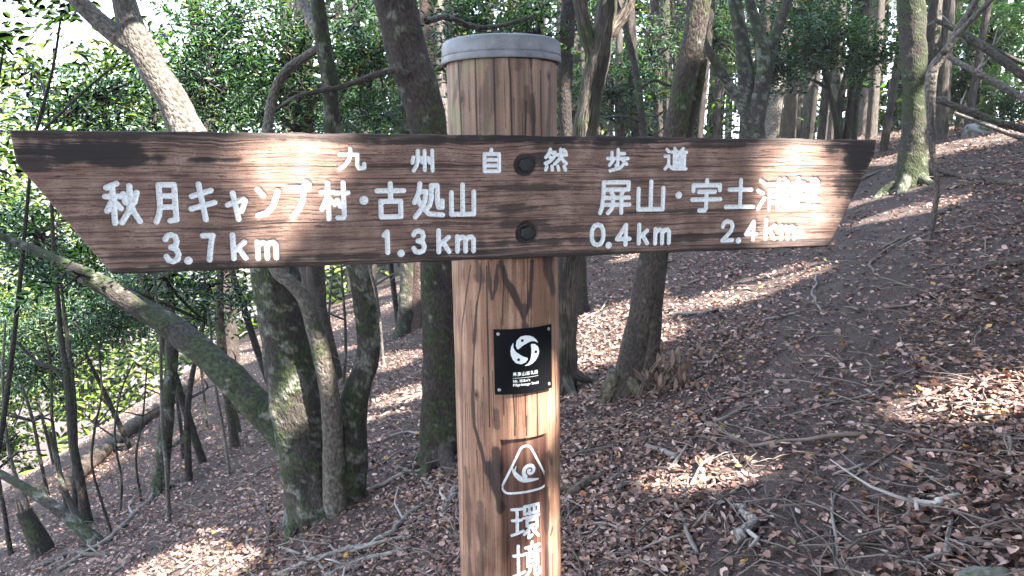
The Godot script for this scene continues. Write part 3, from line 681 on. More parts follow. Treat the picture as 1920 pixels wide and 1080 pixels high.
func build_board(root: Node3D) -> void:
	var tex := board_texture()
	var m := StandardMaterial3D.new()
	m.albedo_texture = tex[0]
	m.heightmap_enabled = true
	m.heightmap_texture = tex[1]
	m.heightmap_scale = 0.16
	m.roughness = 0.78
	var fields := []
	for q in CHARS:
		fields.append(field(glyph_segments(q[0], q[1], q[2], q[3], q[4], q[5]), 0.0011, 0.0005))
	var holes := [Vector2(0.0, 1.549), Vector2(0.003, 1.435)]
	var v := PackedVector3Array()
	var uv := PackedVector2Array()
	var idx := PackedInt32Array()
	var ni := 760
	var nj := 106
	for j in nj + 1:
		var y := lerpf(1.597, 1.392, float(j) / nj)
		var l := board_left(y)
		var r := board_right(y)
		var yy := y + 0.0016 * n_mid.get_noise_2d(0.0, j * 0.0)
		for i in ni + 1:
			var s := lerpf(l, r, float(i) / ni)
			var e := minf(minf(1.597 - y, y - 1.392), minf(s - l, r - s) * 0.85)
			var z := 0.0
			if e < 0.004:
				z -= 0.004 - sqrt(maxf(0.0, 0.000016 - (0.004 - e) * (0.004 - e)))
			var d := 1.0
			for f in fields:
				if s > f.lo.x and s < f.hi.x and y > f.lo.y and y < f.hi.y:
					d = minf(d, sample(f, s, y))
			z += smoothstep(0.0, 0.004, d) * (0.0005 * n_fine.get_noise_2d(s * 4.0, y * 120.0) + 0.0007 * n_mid.get_noise_2d(s * 2.0, y * 14.0))
			if d < 0.0016:
				z += lerpf(0.0, -0.0016, smoothstep(0.0016, 0.0, d)) - 0.0024 * smoothstep(0.0, -0.004, d)
			for q in holes:
				var t: float = q.distance_to(Vector2(s, y))
				z -= 0.006 * smoothstep(0.0205, 0.0185, t)
			var edge_y := 0.0018 * n_mid.get_noise_2d(s * 9.0, 5.0) * (1.0 if j == 0 else 0.0) + 0.0018 * n_mid.get_noise_2d(s * 9.0, 50.0) * (1.0 if j == nj else 0.0)
			v.append(Vector3(s, yy + edge_y, z))
			uv.append(Vector2((s + 0.75) / 1.47, (1.597 - y) / 0.205))
	for j in nj:
		for i in ni:
			var a := j * (ni + 1) + i
			idx.append_array([a, a + 1, a + ni + 1, a + 1, a + ni + 2, a + ni + 1])
	# sides and back
	var rim := []
	for i in ni + 1: rim.append(i)
	for j in range(1, nj + 1): rim.append(j * (ni + 1) + ni)
	for i in range(ni - 1, -1, -1): rim.append(nj * (ni + 1) + i)
	for j in range(nj - 1, 0, -1): rim.append(j * (ni + 1))
	var start := v.size()
	for q in rim:
		for side in [0.0, 1.0]:
			var p := v[q]
			v.append(Vector3(p.x, p.y, lerpf(p.z, -0.045, side)))
			var off := Vector2(0.0, -0.05 * side) if p.y > 1.5 else Vector2(0.0, 0.05 * side)
			uv.append(uv[q] + off * 0.5)
	for q in rim.size():
		var a := start + q * 2
		var b := start + ((q + 1) % rim.size()) * 2
		idx.append_array([a, a + 1, b, b, a + 1, b + 1])
	var back := v.size()
	for y in [1.597, 1.552, 1.392]:
		v.append(Vector3(board_left(y), y, -0.045))
		v.append(Vector3(board_right(y), y, -0.045))
		uv.append(Vector2(0.0, (1.597 - y) / 0.205))
		uv.append(Vector2(1.0, (1.597 - y) / 0.205))
	idx.append_array([back, back + 2, back + 1, back + 1, back + 2, back + 3, back + 2, back + 4, back + 3, back + 3, back + 4, back + 5])
	var board := part("sign_board", mesh_of(v, idx, null, uv), m, root)
	board.set_meta("label", "long weathered plank with slanted ends and routed white lettering")
	board.position = Vector3(0.0224, 0, -1.25) - root.position
	board.rotation_degrees.y = 17.0
	for n in CHARS.size():
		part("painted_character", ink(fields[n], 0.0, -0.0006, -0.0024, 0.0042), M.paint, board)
	for q in holes:
		var bolt := part("bolt", bolt_mesh(), M.bolt, board)
		bolt.position = Vector3(q.x, q.y, -0.0055)
		bolt.rotation_degrees.z = 11.0 if q.y > 1.5 else 24.0

func lathe(profile: Array, n: int, wobble := 0.0) -> ArrayMesh:
	# profile: [radius, height] pairs from bottom to top, about the y axis
	var v := PackedVector3Array()
	var idx := PackedInt32Array()
	for p in profile:
		for i in n:
			var a := TAU * i / n
			var r: float = p[0] * (1.0 + wobble * n_mid.get_noise_2d(cos(a) * 2.0, sin(a) * 2.0 + p[1] * 5.0))
			v.append(Vector3(cos(a) * r, p[1], sin(a) * r))
	for j in profile.size() - 1:
		for i in n:
			var a := j * n + i
			var b := j * n + (i + 1) % n
			idx.append_array([a, a + n, b, b, a + n, b + n])
	return mesh_of(v, idx)

func bolt_mesh() -> ArrayMesh:
	# washer and chamfered hexagon head, along +z
	var st := SurfaceTool.new()
	st.begin(Mesh.PRIMITIVE_TRIANGLES)
	var rings := [[0.0175, 0.0, 48], [0.0175, 0.0018, 48], [0.0168, 0.0024, 48], [0.0, 0.0024, 48], [0.0132, 0.0024, 6], [0.0132, 0.0085, 6], [0.0126, 0.0096, 6], [0.0108, 0.0106, 6], [0.0, 0.0110, 6]]
	for k in rings.size() - 1:
		if rings[k][2] != rings[k + 1][2]: continue
		var n: int = rings[k][2]
		st.set_smooth_group(-1 if n == 6 else k)
		for i in n:
			var p := []
			for q in [[k, i], [k, i + 1], [k + 1, i], [k + 1, i + 1]]:
				var a: float = TAU * q[1] / n
				p.append(Vector3(cos(a) * rings[q[0]][0], sin(a) * rings[q[0]][0], rings[q[0]][1]))
			for t in [0, 2, 1, 1, 2, 3]:
				st.add_vertex(p[t])
	st.generate_normals()
	return st.commit()

func post_texture() -> Array:
	var w := 640
	var h := 1400
	var streak := noise_bytes(w, h, 0.06, 301, 4, w, 24)
	var fine := noise_bytes(w, h, 0.25, 302, 4, w, 50)
	var blotch := noise_bytes(w, h, 0.012, 303, 5)
	var speck := noise_bytes(w, h, 0.25, 304, 2)
	var col := PackedByteArray()
	col.resize(w * h * 3)
	var hgt := PackedByteArray()
	hgt.resize(w * h)
	var dirt_and_shade := PackedFloat32Array()
	dirt_and_shade.resize(w * h)
	var split := PackedFloat32Array()
	split.resize(w * h)
	# rain streaks, painted shade under the board and cracks, followed line by line
	for q in DRIPS_AND_SHADE:
		for k in range(2, q.size() - 3, 2):
			var a := Vector2(q[k], q[k + 1])
			var b := Vector2(q[k + 2], q[k + 3])
			stroke_into(dirt_and_shade, w, h, a, b, q[0], q[1], blotch, 1.0)
	for q in CRACKS:
		for k in range(0, q.size() - 3, 2):
			stroke_into(split, w, h, Vector2(q[k], q[k + 1]), Vector2(q[k + 2], q[k + 3]), 0.0014, 1.0, fine, 0.5)
	for n in 90:                                     # short drying checks
		var a := Vector2(rng.randf_range(-0.15, 0.15), rng.randf_range(0.4, 1.72))
		stroke_into(split, w, h, a, a + Vector2(rng.randf_range(-0.003, 0.003), -rng.randf_range(0.03, 0.16)), 0.0008, rng.randf_range(0.4, 0.9), fine, 0.8)
	var pale := Color(0.675, 0.545, 0.45)
	var mid := Color(0.525, 0.385, 0.305)
	var dark := Color(0.33, 0.212, 0.168)
	var black := Color(0.14, 0.105, 0.10)
	var knots := [Vector3(-0.109, 1.663, 0.007), Vector3(0.070, 1.701, 0.005), Vector3(-0.0906, 1.134, 0.005)]
	for j in h:
		var y := 1.78 - 1.85 * j / h
		for i in w:
			var a := (float(i) / w - 0.5) * TAU * POST_R
			var k := j * w + i
			var g: float = streak[k] / 255.0
			var fg: float = fine[k] / 255.0
			var b: float = blotch[k] / 255.0
			var sp: float = speck[k] / 255.0
			var c := mid.lerp(pale, clampf((g - 0.35) * 1.8 + (b - 0.5) * 0.8, 0, 1))
			c = c.lerp(dark, clampf((0.48 - fg) * 2.0 + (0.42 - b) * 1.3, 0, 0.85))
			if y > 1.6:                              # the head of the post has weathered grey
				c = c.lerp(Color(0.53, 0.445, 0.39) * (0.65 + 0.55 * g), 0.66)
			if a > -0.044 and a < 0.050 and y < 1.052:      # shade painted into the routed panel so its recess looks deeper
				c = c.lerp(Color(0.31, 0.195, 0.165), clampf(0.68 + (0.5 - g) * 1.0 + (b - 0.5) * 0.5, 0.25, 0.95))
			for q in knots:
				var e := Vector2((a - q.x) * 1.6, y - q.y).length()
				if e < q.z * 3.0:
					c = c.lerp(dark, smoothstep(q.z * 3.0, q.z, e) * 0.6)
					c = c.lerp(black, smoothstep(q.z, q.z * 0.6, e) * 0.9)
			if y > 1.55 and a < -0.05:               # green algae film beside the knot
				c = c.lerp(Color(0.46, 0.47, 0.33), smoothstep(0.5, 0.75, b + (fg - 0.5) * 0.3) * 0.5)
			c = c.lerp(black, dirt_and_shade[k] * 0.85)
			c = c.lerp(black, split[k] * 0.8)
			c = c * (0.92 + 0.16 * sp)
			col[k * 3] = clampi(int(c.r * 255), 0, 255)
			col[k * 3 + 1] = clampi(int(c.g * 255), 0, 255)
			col[k * 3 + 2] = clampi(int(c.b * 255), 0, 255)
			hgt[k] = clampi(int(170 + 40 * (fg - 0.5) - 140 * split[k] + 14 * (sp - 0.5)), 0, 255)
	return [ImageTexture.create_from_image(Image.create_from_data(w, h, false, Image.FORMAT_RGB8, col)), grey_tex(hgt, w, h)]

func stroke_into(into: PackedFloat32Array, w: int, h: int, a: Vector2, b: Vector2, r: float, k: float, rag: PackedByteArray, ragged: float) -> void:
	var sx := w / (TAU * POST_R)
	var sy := h / 1.85
	var m := r * 2.2
	var i0 := clampi(int((minf(a.x, b.x) - m) * sx + w * 0.5), 0, w - 1)
	var i1 := clampi(int((maxf(a.x, b.x) + m) * sx + w * 0.5) + 1, 0, w - 1)
	var j0 := clampi(int((1.78 - maxf(a.y, b.y) - m) * sy), 0, h - 1)
	var j1 := clampi(int((1.78 - minf(a.y, b.y) + m) * sy) + 1, 0, h - 1)
	var ab := b - a
	for j in range(j0, j1 + 1):
		for i in range(i0, i1 + 1):
			var p := Vector2((i - w * 0.5) / sx, 1.78 - j / sy)
			var t := clampf((p - a).dot(ab) / ab.length_squared(), 0, 1)
			var d := p.distance_to(a + ab * t) / r
			if d > 2.2: continue
			var q := j * w + i
			var s := k * smoothstep(1.0, 0.45, d * 0.8 + (rag[q] / 255.0 - 0.5) * ragged * 1.6)
			if s > into[q]: into[q] = s

func build_post(root: Node3D, frame: Transform3D) -> void:
	var tex := post_texture()
	var m := StandardMaterial3D.new()
	m.albedo_texture = tex[0]
	m.heightmap_enabled = true
	m.heightmap_texture = tex[1]
	m.heightmap_scale = 0.2
	m.roughness = 0.72
	var ang := PackedFloat32Array()
	var n := 230
	for i in n + 1:
		ang.append((float(i) / n - 0.5) * TAU)
	for q in [-0.0446, -0.0440, 0.0500, 0.0506]:
		ang.append(q / POST_R)
	ang.sort()
	var hs := PackedFloat32Array()
	var y := -0.25
	while y < 1.745:
		hs.append(y)
		y += 0.0055
	for q in [1.0520, 1.0526]: hs.append(q)
	hs.append(1.745)
	hs.sort()
	var v := PackedVector3Array()
	var uv := PackedVector2Array()
	var idx := PackedInt32Array()
	var w := ang.size()
	for hh in hs:
		for a in ang:
			var arc := a * POST_R
			var ca := cos(a)
			var sa := sin(a)
			var r := POST_R + 0.0014 * n_mid.get_noise_3d(ca * 2.2, hh * 1.1, sa * 2.2) + 0.0007 * n_fine.get_noise_3d(ca * 9.0, hh * 1.5, sa * 9.0) - 0.003 * hh
			r += 0.003
			if arc > -0.0443 and arc < 0.0503 and hh < 1.0523:
				r = lerpf(r, POST_R, 0.75) - 0.0065
			v.append(Vector3(sa * r, hh, ca * r))
			uv.append(Vector2(a / TAU + 0.5, (1.78 - hh) / 1.85))
	for j in hs.size() - 1:
		for i in w - 1:
			var a := j * w + i
			idx.append_array([a, a + w, a + 1, a + 1, a + w, a + w + 1])
	var post := part("post", mesh_of(v, idx, null, uv), m, root)
	post.transform = frame
	post.set_meta("label", "round brown timber post with a routed panel")
	for q in POSTCHARS:
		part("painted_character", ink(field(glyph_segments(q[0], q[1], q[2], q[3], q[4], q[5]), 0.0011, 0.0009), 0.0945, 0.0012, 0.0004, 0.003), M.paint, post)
	# the snail mark in its rounded triangle
	var tri := PackedFloat32Array()
	var corner := [Vector2(0.0045, 1.0400), Vector2(-0.0395, 0.9500), Vector2(0.0515, 0.9500)]
	var centre: Vector2 = (corner[0] + corner[1] + corner[2]) / 3.0
	var ring := []
	for k in 3:
		var c: Vector2 = corner[k].lerp(centre, 0.27)
		var d0: float = (corner[k] - centre).angle()
		for s in range(-4, 5):
			ring.append(c + Vector2.from_angle(d0 + s * TAU / 24.0) * 0.0125)
	for k in ring.size():
		var a: Vector2 = ring[k]
		var b: Vector2 = ring[(k + 1) % ring.size()]
		tri.append_array([a.x, a.y, b.x, b.y, 0.0023, 0.0023])
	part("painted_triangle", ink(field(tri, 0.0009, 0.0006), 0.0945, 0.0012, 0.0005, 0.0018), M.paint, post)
	var sn := PackedFloat32Array()
	var turn := []
	for k in 40:
		var a := deg_to_rad(228.0 - k * 12.5)
		var r := lerpf(0.0138, 0.0014, k / 39.0)
		turn.append(Vector2(0.0128, 0.9862) + Vector2(cos(a), sin(a)) * r)
	for k in 39:
		var t := lerpf(0.0040, 0.0024, k / 39.0)
		sn.append_array([turn[k].x, turn[k].y, turn[k + 1].x, turn[k + 1].y, t, t])
	var body := [[-0.0185, 0.9885, 0.0030], [-0.0142, 0.9812, 0.0042], [-0.0070, 0.9735, 0.0048], [0.0014, 0.9690, 0.0046], [0.0152, 0.9674, 0.0036], [0.0300, 0.9660, 0.0017]]
	for k in body.size() - 1:
		sn.append_array([body[k][0], body[k][1], body[k + 1][0], body[k + 1][1], body[k][2], body[k + 1][2]])
	sn.append_array([-0.0195, 0.9905, -0.0213, 0.9988, 0.0014, 0.0007])
	sn.append_array([-0.0165, 0.9905, -0.0139, 0.9980, 0.0014, 0.0007])
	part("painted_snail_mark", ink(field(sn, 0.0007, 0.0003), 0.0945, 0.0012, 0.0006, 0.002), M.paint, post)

func cylinder_patch(a0: float, a1: float, h0: float, h1: float, r: float, t: float, bend: float) -> ArrayMesh:
	var v := PackedVector3Array()
	var idx := PackedInt32Array()
	var n := 24
	for k in 2:
		for j in 2:
			for i in n + 1:
				var a := lerpf(a0, a1, float(i) / n) / r
				var rr := r + (t if k == 0 else 0.0) + bend * absf(a) * absf(a)
				v.append(Vector3(sin(a) * rr, h1 if j == 0 else h0, cos(a) * rr))
	var w := n + 1
	for i in n:
		idx.append_array([i, i + 1, i + w, i + 1, i + w + 1, i + w])
		var b := 2 * w + i
		idx.append_array([b, b + w, b + 1, b + 1, b + w, b + w + 1])
		idx.append_array([i, b, i + 1, i + 1, b, b + 1])
		idx.append_array([i + w, i + w + 1, b + w, i + w + 1, b + w + 1, b + w])
	for e in [0, n]:
		idx.append_array([e, e + w, e + 2 * w, e + w, e + 3 * w, e + 2 * w])
	var st := SurfaceTool.new()
	st.begin(Mesh.PRIMITIVE_TRIANGLES)
	st.set_smooth_group(-1)
	for i in idx: st.add_vertex(v[i])
	st.generate_normals()
	return st.commit()

func build_plate(root: Node3D, frame: Transform3D) -> void:
	var r := 0.1040
	var plate := part("trail_plate", cylinder_patch(-0.0525, 0.0620, 1.1400, 1.2605, r, 0.0016, 0.004), M.plate, root)
	plate.transform = frame
	plate.set_meta("label", "small curved black metal plate with white emblem")
	var rr := r + 0.0022
	# three blades chasing one another round the ring
	var c := Vector2(0.0042, 1.2195)
	for k in 3:
		var seg := PackedFloat32Array()
		var pts := []
		var wid := [0.10, 0.20, 0.27, 0.295, 0.27, 0.215, 0.145, 0.075, 0.012]
		var off := [0.55, 0.60, 0.66, 0.705, 0.73, 0.785, 0.855, 0.925, 0.985]
		for i in wid.size():
			var a := deg_to_rad(154.0 - i * 16.0 - 120.0 * k)
			pts.append([c + Vector2(cos(a), sin(a)) * 0.0282 * off[i], wid[i] * 0.0282])
		for i in pts.size() - 1:
			seg.append_array([pts[i][0].x, pts[i][0].y, pts[i + 1][0].x, pts[i + 1][0].y, pts[i][1], pts[i + 1][1]])
		part("emblem_blade", ink(field(seg, 0.0006, 0.0), rr, 0.0, 0.0, 0.01, true), M.plate_white, plate)
		var ad := deg_to_rad(108.0 - 120.0 * k)
		var dc := c + Vector2(cos(ad), sin(ad)) * 0.0205
		part("emblem_dot", ink(field(PackedFloat32Array([dc.x, dc.y, dc.x + 0.00001, dc.y, 0.0026, 0.0026]), 0.0005, 0.0), rr, 0.0006, 0.0006, 0.01, true), M.plate, plate)
	var names := ["ei", "gen", "yama", "jun", "rei", "ro"]
	for k in 6:
		var x := -0.0205 + k * 0.0083
		part("printed_character", ink(field(glyph_segments(names[k], x, 1.1815, x + 0.0074, 1.1738, 0.00042), 0.0003, 0.0), rr, 0.0, 0.0, 0.01, true), M.plate_white, plate)
	part("printed_rule", cylinder_patch(-0.0205, 0.0292, 1.1698, 1.1703, rr - 0.0002, 0.0002, 0.0), M.plate_white, plate)
	var font := SystemFont.new()
	font.font_names = PackedStringArray(["Droid Serif"])
	font.font_weight = 700
	var lines := ["Mt. Hiko's", "Pilgrimage Trail"]
	for k in 2:
		var tm := TextMesh.new()
		tm.text = lines[k]
		tm.font = font
		tm.font_size = 32
		tm.pixel_size = 0.000205
		tm.depth = 0.0
		tm.horizontal_alignment = HORIZONTAL_ALIGNMENT_LEFT
		var arr := tm.surface_get_arrays(0)
		var src: PackedVector3Array = arr[Mesh.ARRAY_VERTEX]
		var wide := 0.0
		var x0 := INF
		for p in src:
			x0 = minf(x0, p.x)
			wide = maxf(wide, p.x)
		var full := 0.0497 if k == 1 else 0.0325
		var sc := full / (wide - x0)
		var v := PackedVector3Array()
		for p in src:
			var a := (-0.0205 + (p.x - x0) * sc) / rr
			v.append(Vector3(sin(a) * (rr + 0.0002), 1.1644 - k * 0.0071 + p.y * sc * 0.95, cos(a) * (rr + 0.0002)))
		var used: PackedInt32Array = arr[Mesh.ARRAY_INDEX] if arr[Mesh.ARRAY_INDEX] != null else PackedInt32Array(range(src.size()))
		part("printed_line", mesh_of(v, used), M.plate_white, plate)
	for q in [Vector2(-0.0450, 1.2525), Vector2(0.0555, 1.2530), Vector2(-0.0450, 1.1490), Vector2(0.0555, 1.1490)]:
		var screw := part("screw", lathe([[0.0033, 0.0], [0.0033, 0.0008], [0.0027, 0.0016], [0.0012, 0.0020], [0.0010, 0.0012], [0.0, 0.0012]], 18), M.steel, plate)
		var a: float = q.x / rr
		var out := Vector3(sin(a), 0, cos(a))
		screw.transform = Transform3D(Basis(Vector3(cos(a), 0, -sin(a)), out, Vector3(0, -1, 0)), out * (rr - 0.0002) + Vector3(0, q.y, 0))

func build_signpost() -> void:
	var root := thing("signpost", "wooden trail signpost with a plank arrow board and grey cap", "signpost", Vector3(0.0103, ground_base(0.01), -1.39))
	var lean := Basis(Vector3(0, 0, 1), deg_to_rad(0.974)) * Basis(Vector3.UP, deg_to_rad(17.0))
	var frame := Transform3D(lean, Vector3(0.0103, 0, -1.39) - root.position)
	build_post(root, frame)
	build_board(root)
	build_plate(root, frame)
	var cap := part("cap", lathe([[0.0, 0.004], [0.1035, 0.004], [0.1035, -0.0010], [0.1078, -0.0010], [0.1084, 0.0000], [0.1086, 0.0085], [0.1080, 0.0098], [0.1064, 0.0102], [0.1064, 0.0112], [0.1076, 0.0118], [0.1080, 0.0130], [0.1072, 0.0300], [0.1055, 0.0350], [0.1010, 0.0385], [0.0900, 0.0400], [0.0, 0.0415]], 96), M.cap, root)
	cap.transform = frame.translated_local(Vector3(0, 1.7285, 0))
	cap.set_meta("label", "shallow grey plastic cap on the post top")
	var seam := part("band_joint", cylinder_patch(-0.003, 0.003, -0.0006, 0.0112, 0.1082, 0.0012, 0.0), M.cap, cap)
	seam.rotation_degrees.y = 4.0

# ------------------------------------------------------------------ wood: stems, limbs, sticks
func resample(pts: Array, step: float) -> Array:
	# Catmull-Rom through [x, y, z, r]
	var out := []
	for i in pts.size() - 1:
		var q := []
		for k in [i - 1, i, i + 1, i + 2]:
			var p = pts[clampi(k, 0, pts.size() - 1)]
			q.append(Vector4(p[0], p[1], p[2], p[3]))
		var l := Vector3(q[1].x - q[2].x, q[1].y - q[2].y, q[1].z - q[2].z).length()
		var n := maxi(1, int(l / step))
		for s in n:
			var t := float(s) / n
			var c: Vector4 = 0.5 * ((2.0 * q[1]) + (q[2] - q[0]) * t + (2.0 * q[0] - 5.0 * q[1] + 4.0 * q[2] - q[3]) * t * t + (3.0 * q[1] - q[0] - 3.0 * q[2] + q[3]) * t * t * t)
			out.append(c)
	var e = pts[-1]
	out.append(Vector4(e[0], e[1], e[2], e[3]))
	return out

func tube(st: Dictionary, pts: Array, base: Vector3, look: Dictionary, sides: int, step: float) -> void:
	# adds one tapering limb to st (arrays v, c, uv, idx)
	var path := resample(pts, step)
	var up := Vector3.ZERO
	var along := 0.0
	var r0: float = path[0].w
	var reps := maxf(1.0, roundf(TAU * r0 / 0.22))
	var first: int = st.v.size()
	var bump: float = look.get("bump", 0.06)
	var moss: float = look.get("moss", 0.0)
	var lichen: float = look.get("lichen", 0.0)
	var c0: Color = look.base
	var c1: Color = look.alt
	var rough := sides >= 10
	for k in path.size():
		var p := Vector3(path[k].x, path[k].y, path[k].z)
		var a: Vector4 = path[maxi(0, k - 1)]
		var b: Vector4 = path[mini(path.size() - 1, k + 1)]
		var dir := Vector3(b.x - a.x, b.y - a.y, b.z - a.z).normalized()
		if k == 0:
			up = dir.cross(Vector3(0.3, 0.2, 0.9)).normalized()
		else:
			along += p.distance_to(Vector3(path[k - 1].x, path[k - 1].y, path[k - 1].z))
			up = (up - dir * up.dot(dir)).normalized()
		var side := dir.cross(up)
		for i in sides + 1:
			var t := TAU * (i % sides) / sides
			var out := up * cos(t) + side * sin(t)
			var r: float = path[k].w
			var q: Vector3 = p + out * r
			var col := c0
			if rough:
				var nb := n_mid.get_noise_3dv(q * 3.0)
				var ns := n_mid.get_noise_3d(q.x * 5.0, q.y * 1.2 + 7.0, q.z * 5.0)
				var nf := n_fine.get_noise_3dv(q * 4.0)
				r *= 1.0 + bump * (1.2 * nb + 0.8 * ns + 0.35 * nf)
				col = c0.lerp(c1, clampf(0.5 + ns * 0.9 + nf * 0.5, 0, 1))
				if moss > 0.0:
					var ms := nb * 0.7 + n_mid.get_noise_3dv(q * 1.3 + Vector3(31, 0, 0)) * 1.1 + nf * 0.6
					col = col.lerp(Color(0.026, 0.040, 0.012).lerp(Color(0.075, 0.105, 0.030), clampf(nf + 0.5, 0, 1)), smoothstep(0.35 - moss, 0.62 - moss, ms) * 0.9)
				if lichen > 0.0:
					var lc := n_fine.get_noise_3dv(q * 2.0 + Vector3(0, 0, 77)) + 0.45 * nf + 0.45 * nb
					col = col.lerp(Color(0.25, 0.255, 0.215), smoothstep(0.60 - lichen, 0.70 - lichen, lc) * 0.85)
				q = p + out * r
			else:
				col = c0.lerp(c1, clampf(0.5 + n_fine.get_noise_3dv(q * 1.5), 0, 1))
			st.v.append(q - base)
			st.c.append(col)
			st.uv.append(Vector2(reps * i / sides, along / 0.5))
	var w := sides + 1
	for k in path.size() - 1:
		for i in sides:
			var a: int = first + k * w + i
			st.idx.append_array([a, a + 1, a + w, a + 1, a + w + 1, a + w])
	# round off the end
	var e := path.size() - 1
	var tip: int = st.v.size()
	st.v.append(Vector3(path[e].x, path[e].y, path[e].z) - base)
	st.c.append(Color(0.30, 0.24, 0.18) if sides >= 6 else c0)
	st.uv.append(Vector2(0, along / 0.5))
	for i in sides:
		st.idx.append_array([first + e * w + i, first + e * w + i + 1, tip])
	st.v.append(Vector3(path[0].x, path[0].y, path[0].z) - base)
	st.c.append(Color(0.22, 0.17, 0.13) if sides >= 6 else c0)
	st.uv.append(Vector2(0, 0))
	for i in sides:
		st.idx.append_array([first + i + 1, first + i, tip + 1])

func fresh() -> Dictionary:
	return {"v": PackedVector3Array(), "c": PackedColorArray(), "uv": PackedVector2Array(), "idx": PackedInt32Array()}

func commit(st: Dictionary) -> ArrayMesh:
	return mesh_of(st.v, st.idx, st.c, st.uv)

func limb(called: String, pts: Array, root: Node3D, look: Dictionary, material: Material, sides := 20, step := 0.03) -> void:
	var st := fresh()
	tube(st, pts, root.position, look, sides, step)
	part(called, commit(st), material, root)

func roots(root: Node3D, look: Dictionary, material: Material, n: int, reach: float, r: float, seed_: int) -> void:
	var g := RandomNumberGenerator.new()
	g.seed = seed_
	for k in n:
		var a := TAU * (k + g.randf_range(-0.25, 0.25)) / n
		var pts := []
		var far := reach * g.randf_range(0.7, 1.3)
		for s in 6:
			var t := s / 5.0
			var x := root.position.x + cos(a + t * g.randf_range(-0.3, 0.3)) * (0.04 + far * t)
			var z := root.position.z + sin(a + t * g.randf_range(-0.3, 0.3)) * (0.04 + far * t)
			var rr := r * (1.0 - 0.8 * t)
			pts.append([x, ground_y(x, z) + (0.16 * (1.0 - t) * (1.0 - t)) - rr * 0.6 - 0.045 * t, z, rr])
		limb("root", pts, root, look, material, 10, 0.04)

# ------------------------------------------------------------------ leaves
func leaf_into(st: SurfaceTool, base: Vector3, dir: Vector3, up: Vector3, l: float, w: float, fold: float) -> void:
	var side := dir.cross(up).normalized()
	var n := side.cross(dir).normalized()
	var mid := [base, base + dir * l * 0.5 + n * l * 0.05, base + dir * l - n * l * 0.08]
	for s in [-1.0, 1.0]:
		var a: Vector3 = base + dir * l * 0.28 + side * s * w * 0.42 + n * fold * w * 0.45
		var b: Vector3 = base + dir * l * 0.62 + side * s * w * 0.40 + n * fold * w * 0.40
		for t in [[mid[0], a, mid[1]], [a, b, mid[1]], [b, mid[2], mid[1]]]:
			var nn: Vector3 = (t[1] - t[0]).cross(t[2] - t[0]).normalized()
			if nn.dot(n) < 0: nn = -nn
			st.set_normal(nn)
			for p in t: st.add_vertex(p)

func make_sprigs() -> void:
	var g := RandomNumberGenerator.new()
	g.seed = 5
	for kind in 4:                        # evergreen sprig, denser evergreen sprig, broad light leaves, flat conifer spray
		var st := SurfaceTool.new()
		st.begin(Mesh.PRIMITIVE_TRIANGLES)
		var n: int = [11, 15, 9, 26][kind]
		for k in n:
			var t := (k + 0.5) / n
			var spine := Vector3(0.03 * sin(t * 5.0), -0.05 * t * t, 0.34 * t)
			var a := k * 2.4 + g.randf_range(-0.4, 0.4)
			var lateral := Vector3(cos(a), 0.25 * sin(a) + 0.15, 0.0)
			if kind == 2: lateral = Vector3(1.0 if k % 2 else -1.0, 0.1, 0)
			if kind == 3: lateral = Vector3(1.0 if k % 2 else -1.0, g.randf_range(-0.25, 0.1), 0)
			var dir := (lateral + Vector3(0, g.randf_range(-0.5, 0.2), g.randf_range(0.3, 0.9))).normalized()
			var up := (Vector3.UP + Vector3(g.randf_range(-0.7, 0.7), 0, g.randf_range(-0.7, 0.7))).normalized()
			var l: float = g.randf_range([0.055, 0.045, 0.06, 0.05][kind], [0.085, 0.07, 0.095, 0.10][kind])
			var w: float = l * [0.46, 0.5, 0.62, 0.22][kind]
			leaf_into(st, spine + dir * 0.012, dir, up, l, w, g.randf_range(0.05, 0.5))
		sprigs.append(st.commit())
	var one := SurfaceTool.new()
	one.begin(Mesh.PRIMITIVE_TRIANGLES)
	leaf_into(one, Vector3(0, 0, -0.035), Vector3(0, 0, 1), Vector3.UP, 0.07, 0.037, 0.2)
	sprigs.append(one.commit())

func clearance(p: Vector3) -> float:
	# how far p stands from the nearest shaft of sunlight that falls through the crowns
	var s := SUN.normalized()
	var best := 9.0
	for q in gaps:
		var d: Vector3 = p - q[0]
		var t := d.dot(s)
		if t > 1.2:
			best = minf(best, (d - s * t).length() - q[1])
	return best

func in_gap(p: Vector3, size: float) -> bool:
	return clearance(p) < size

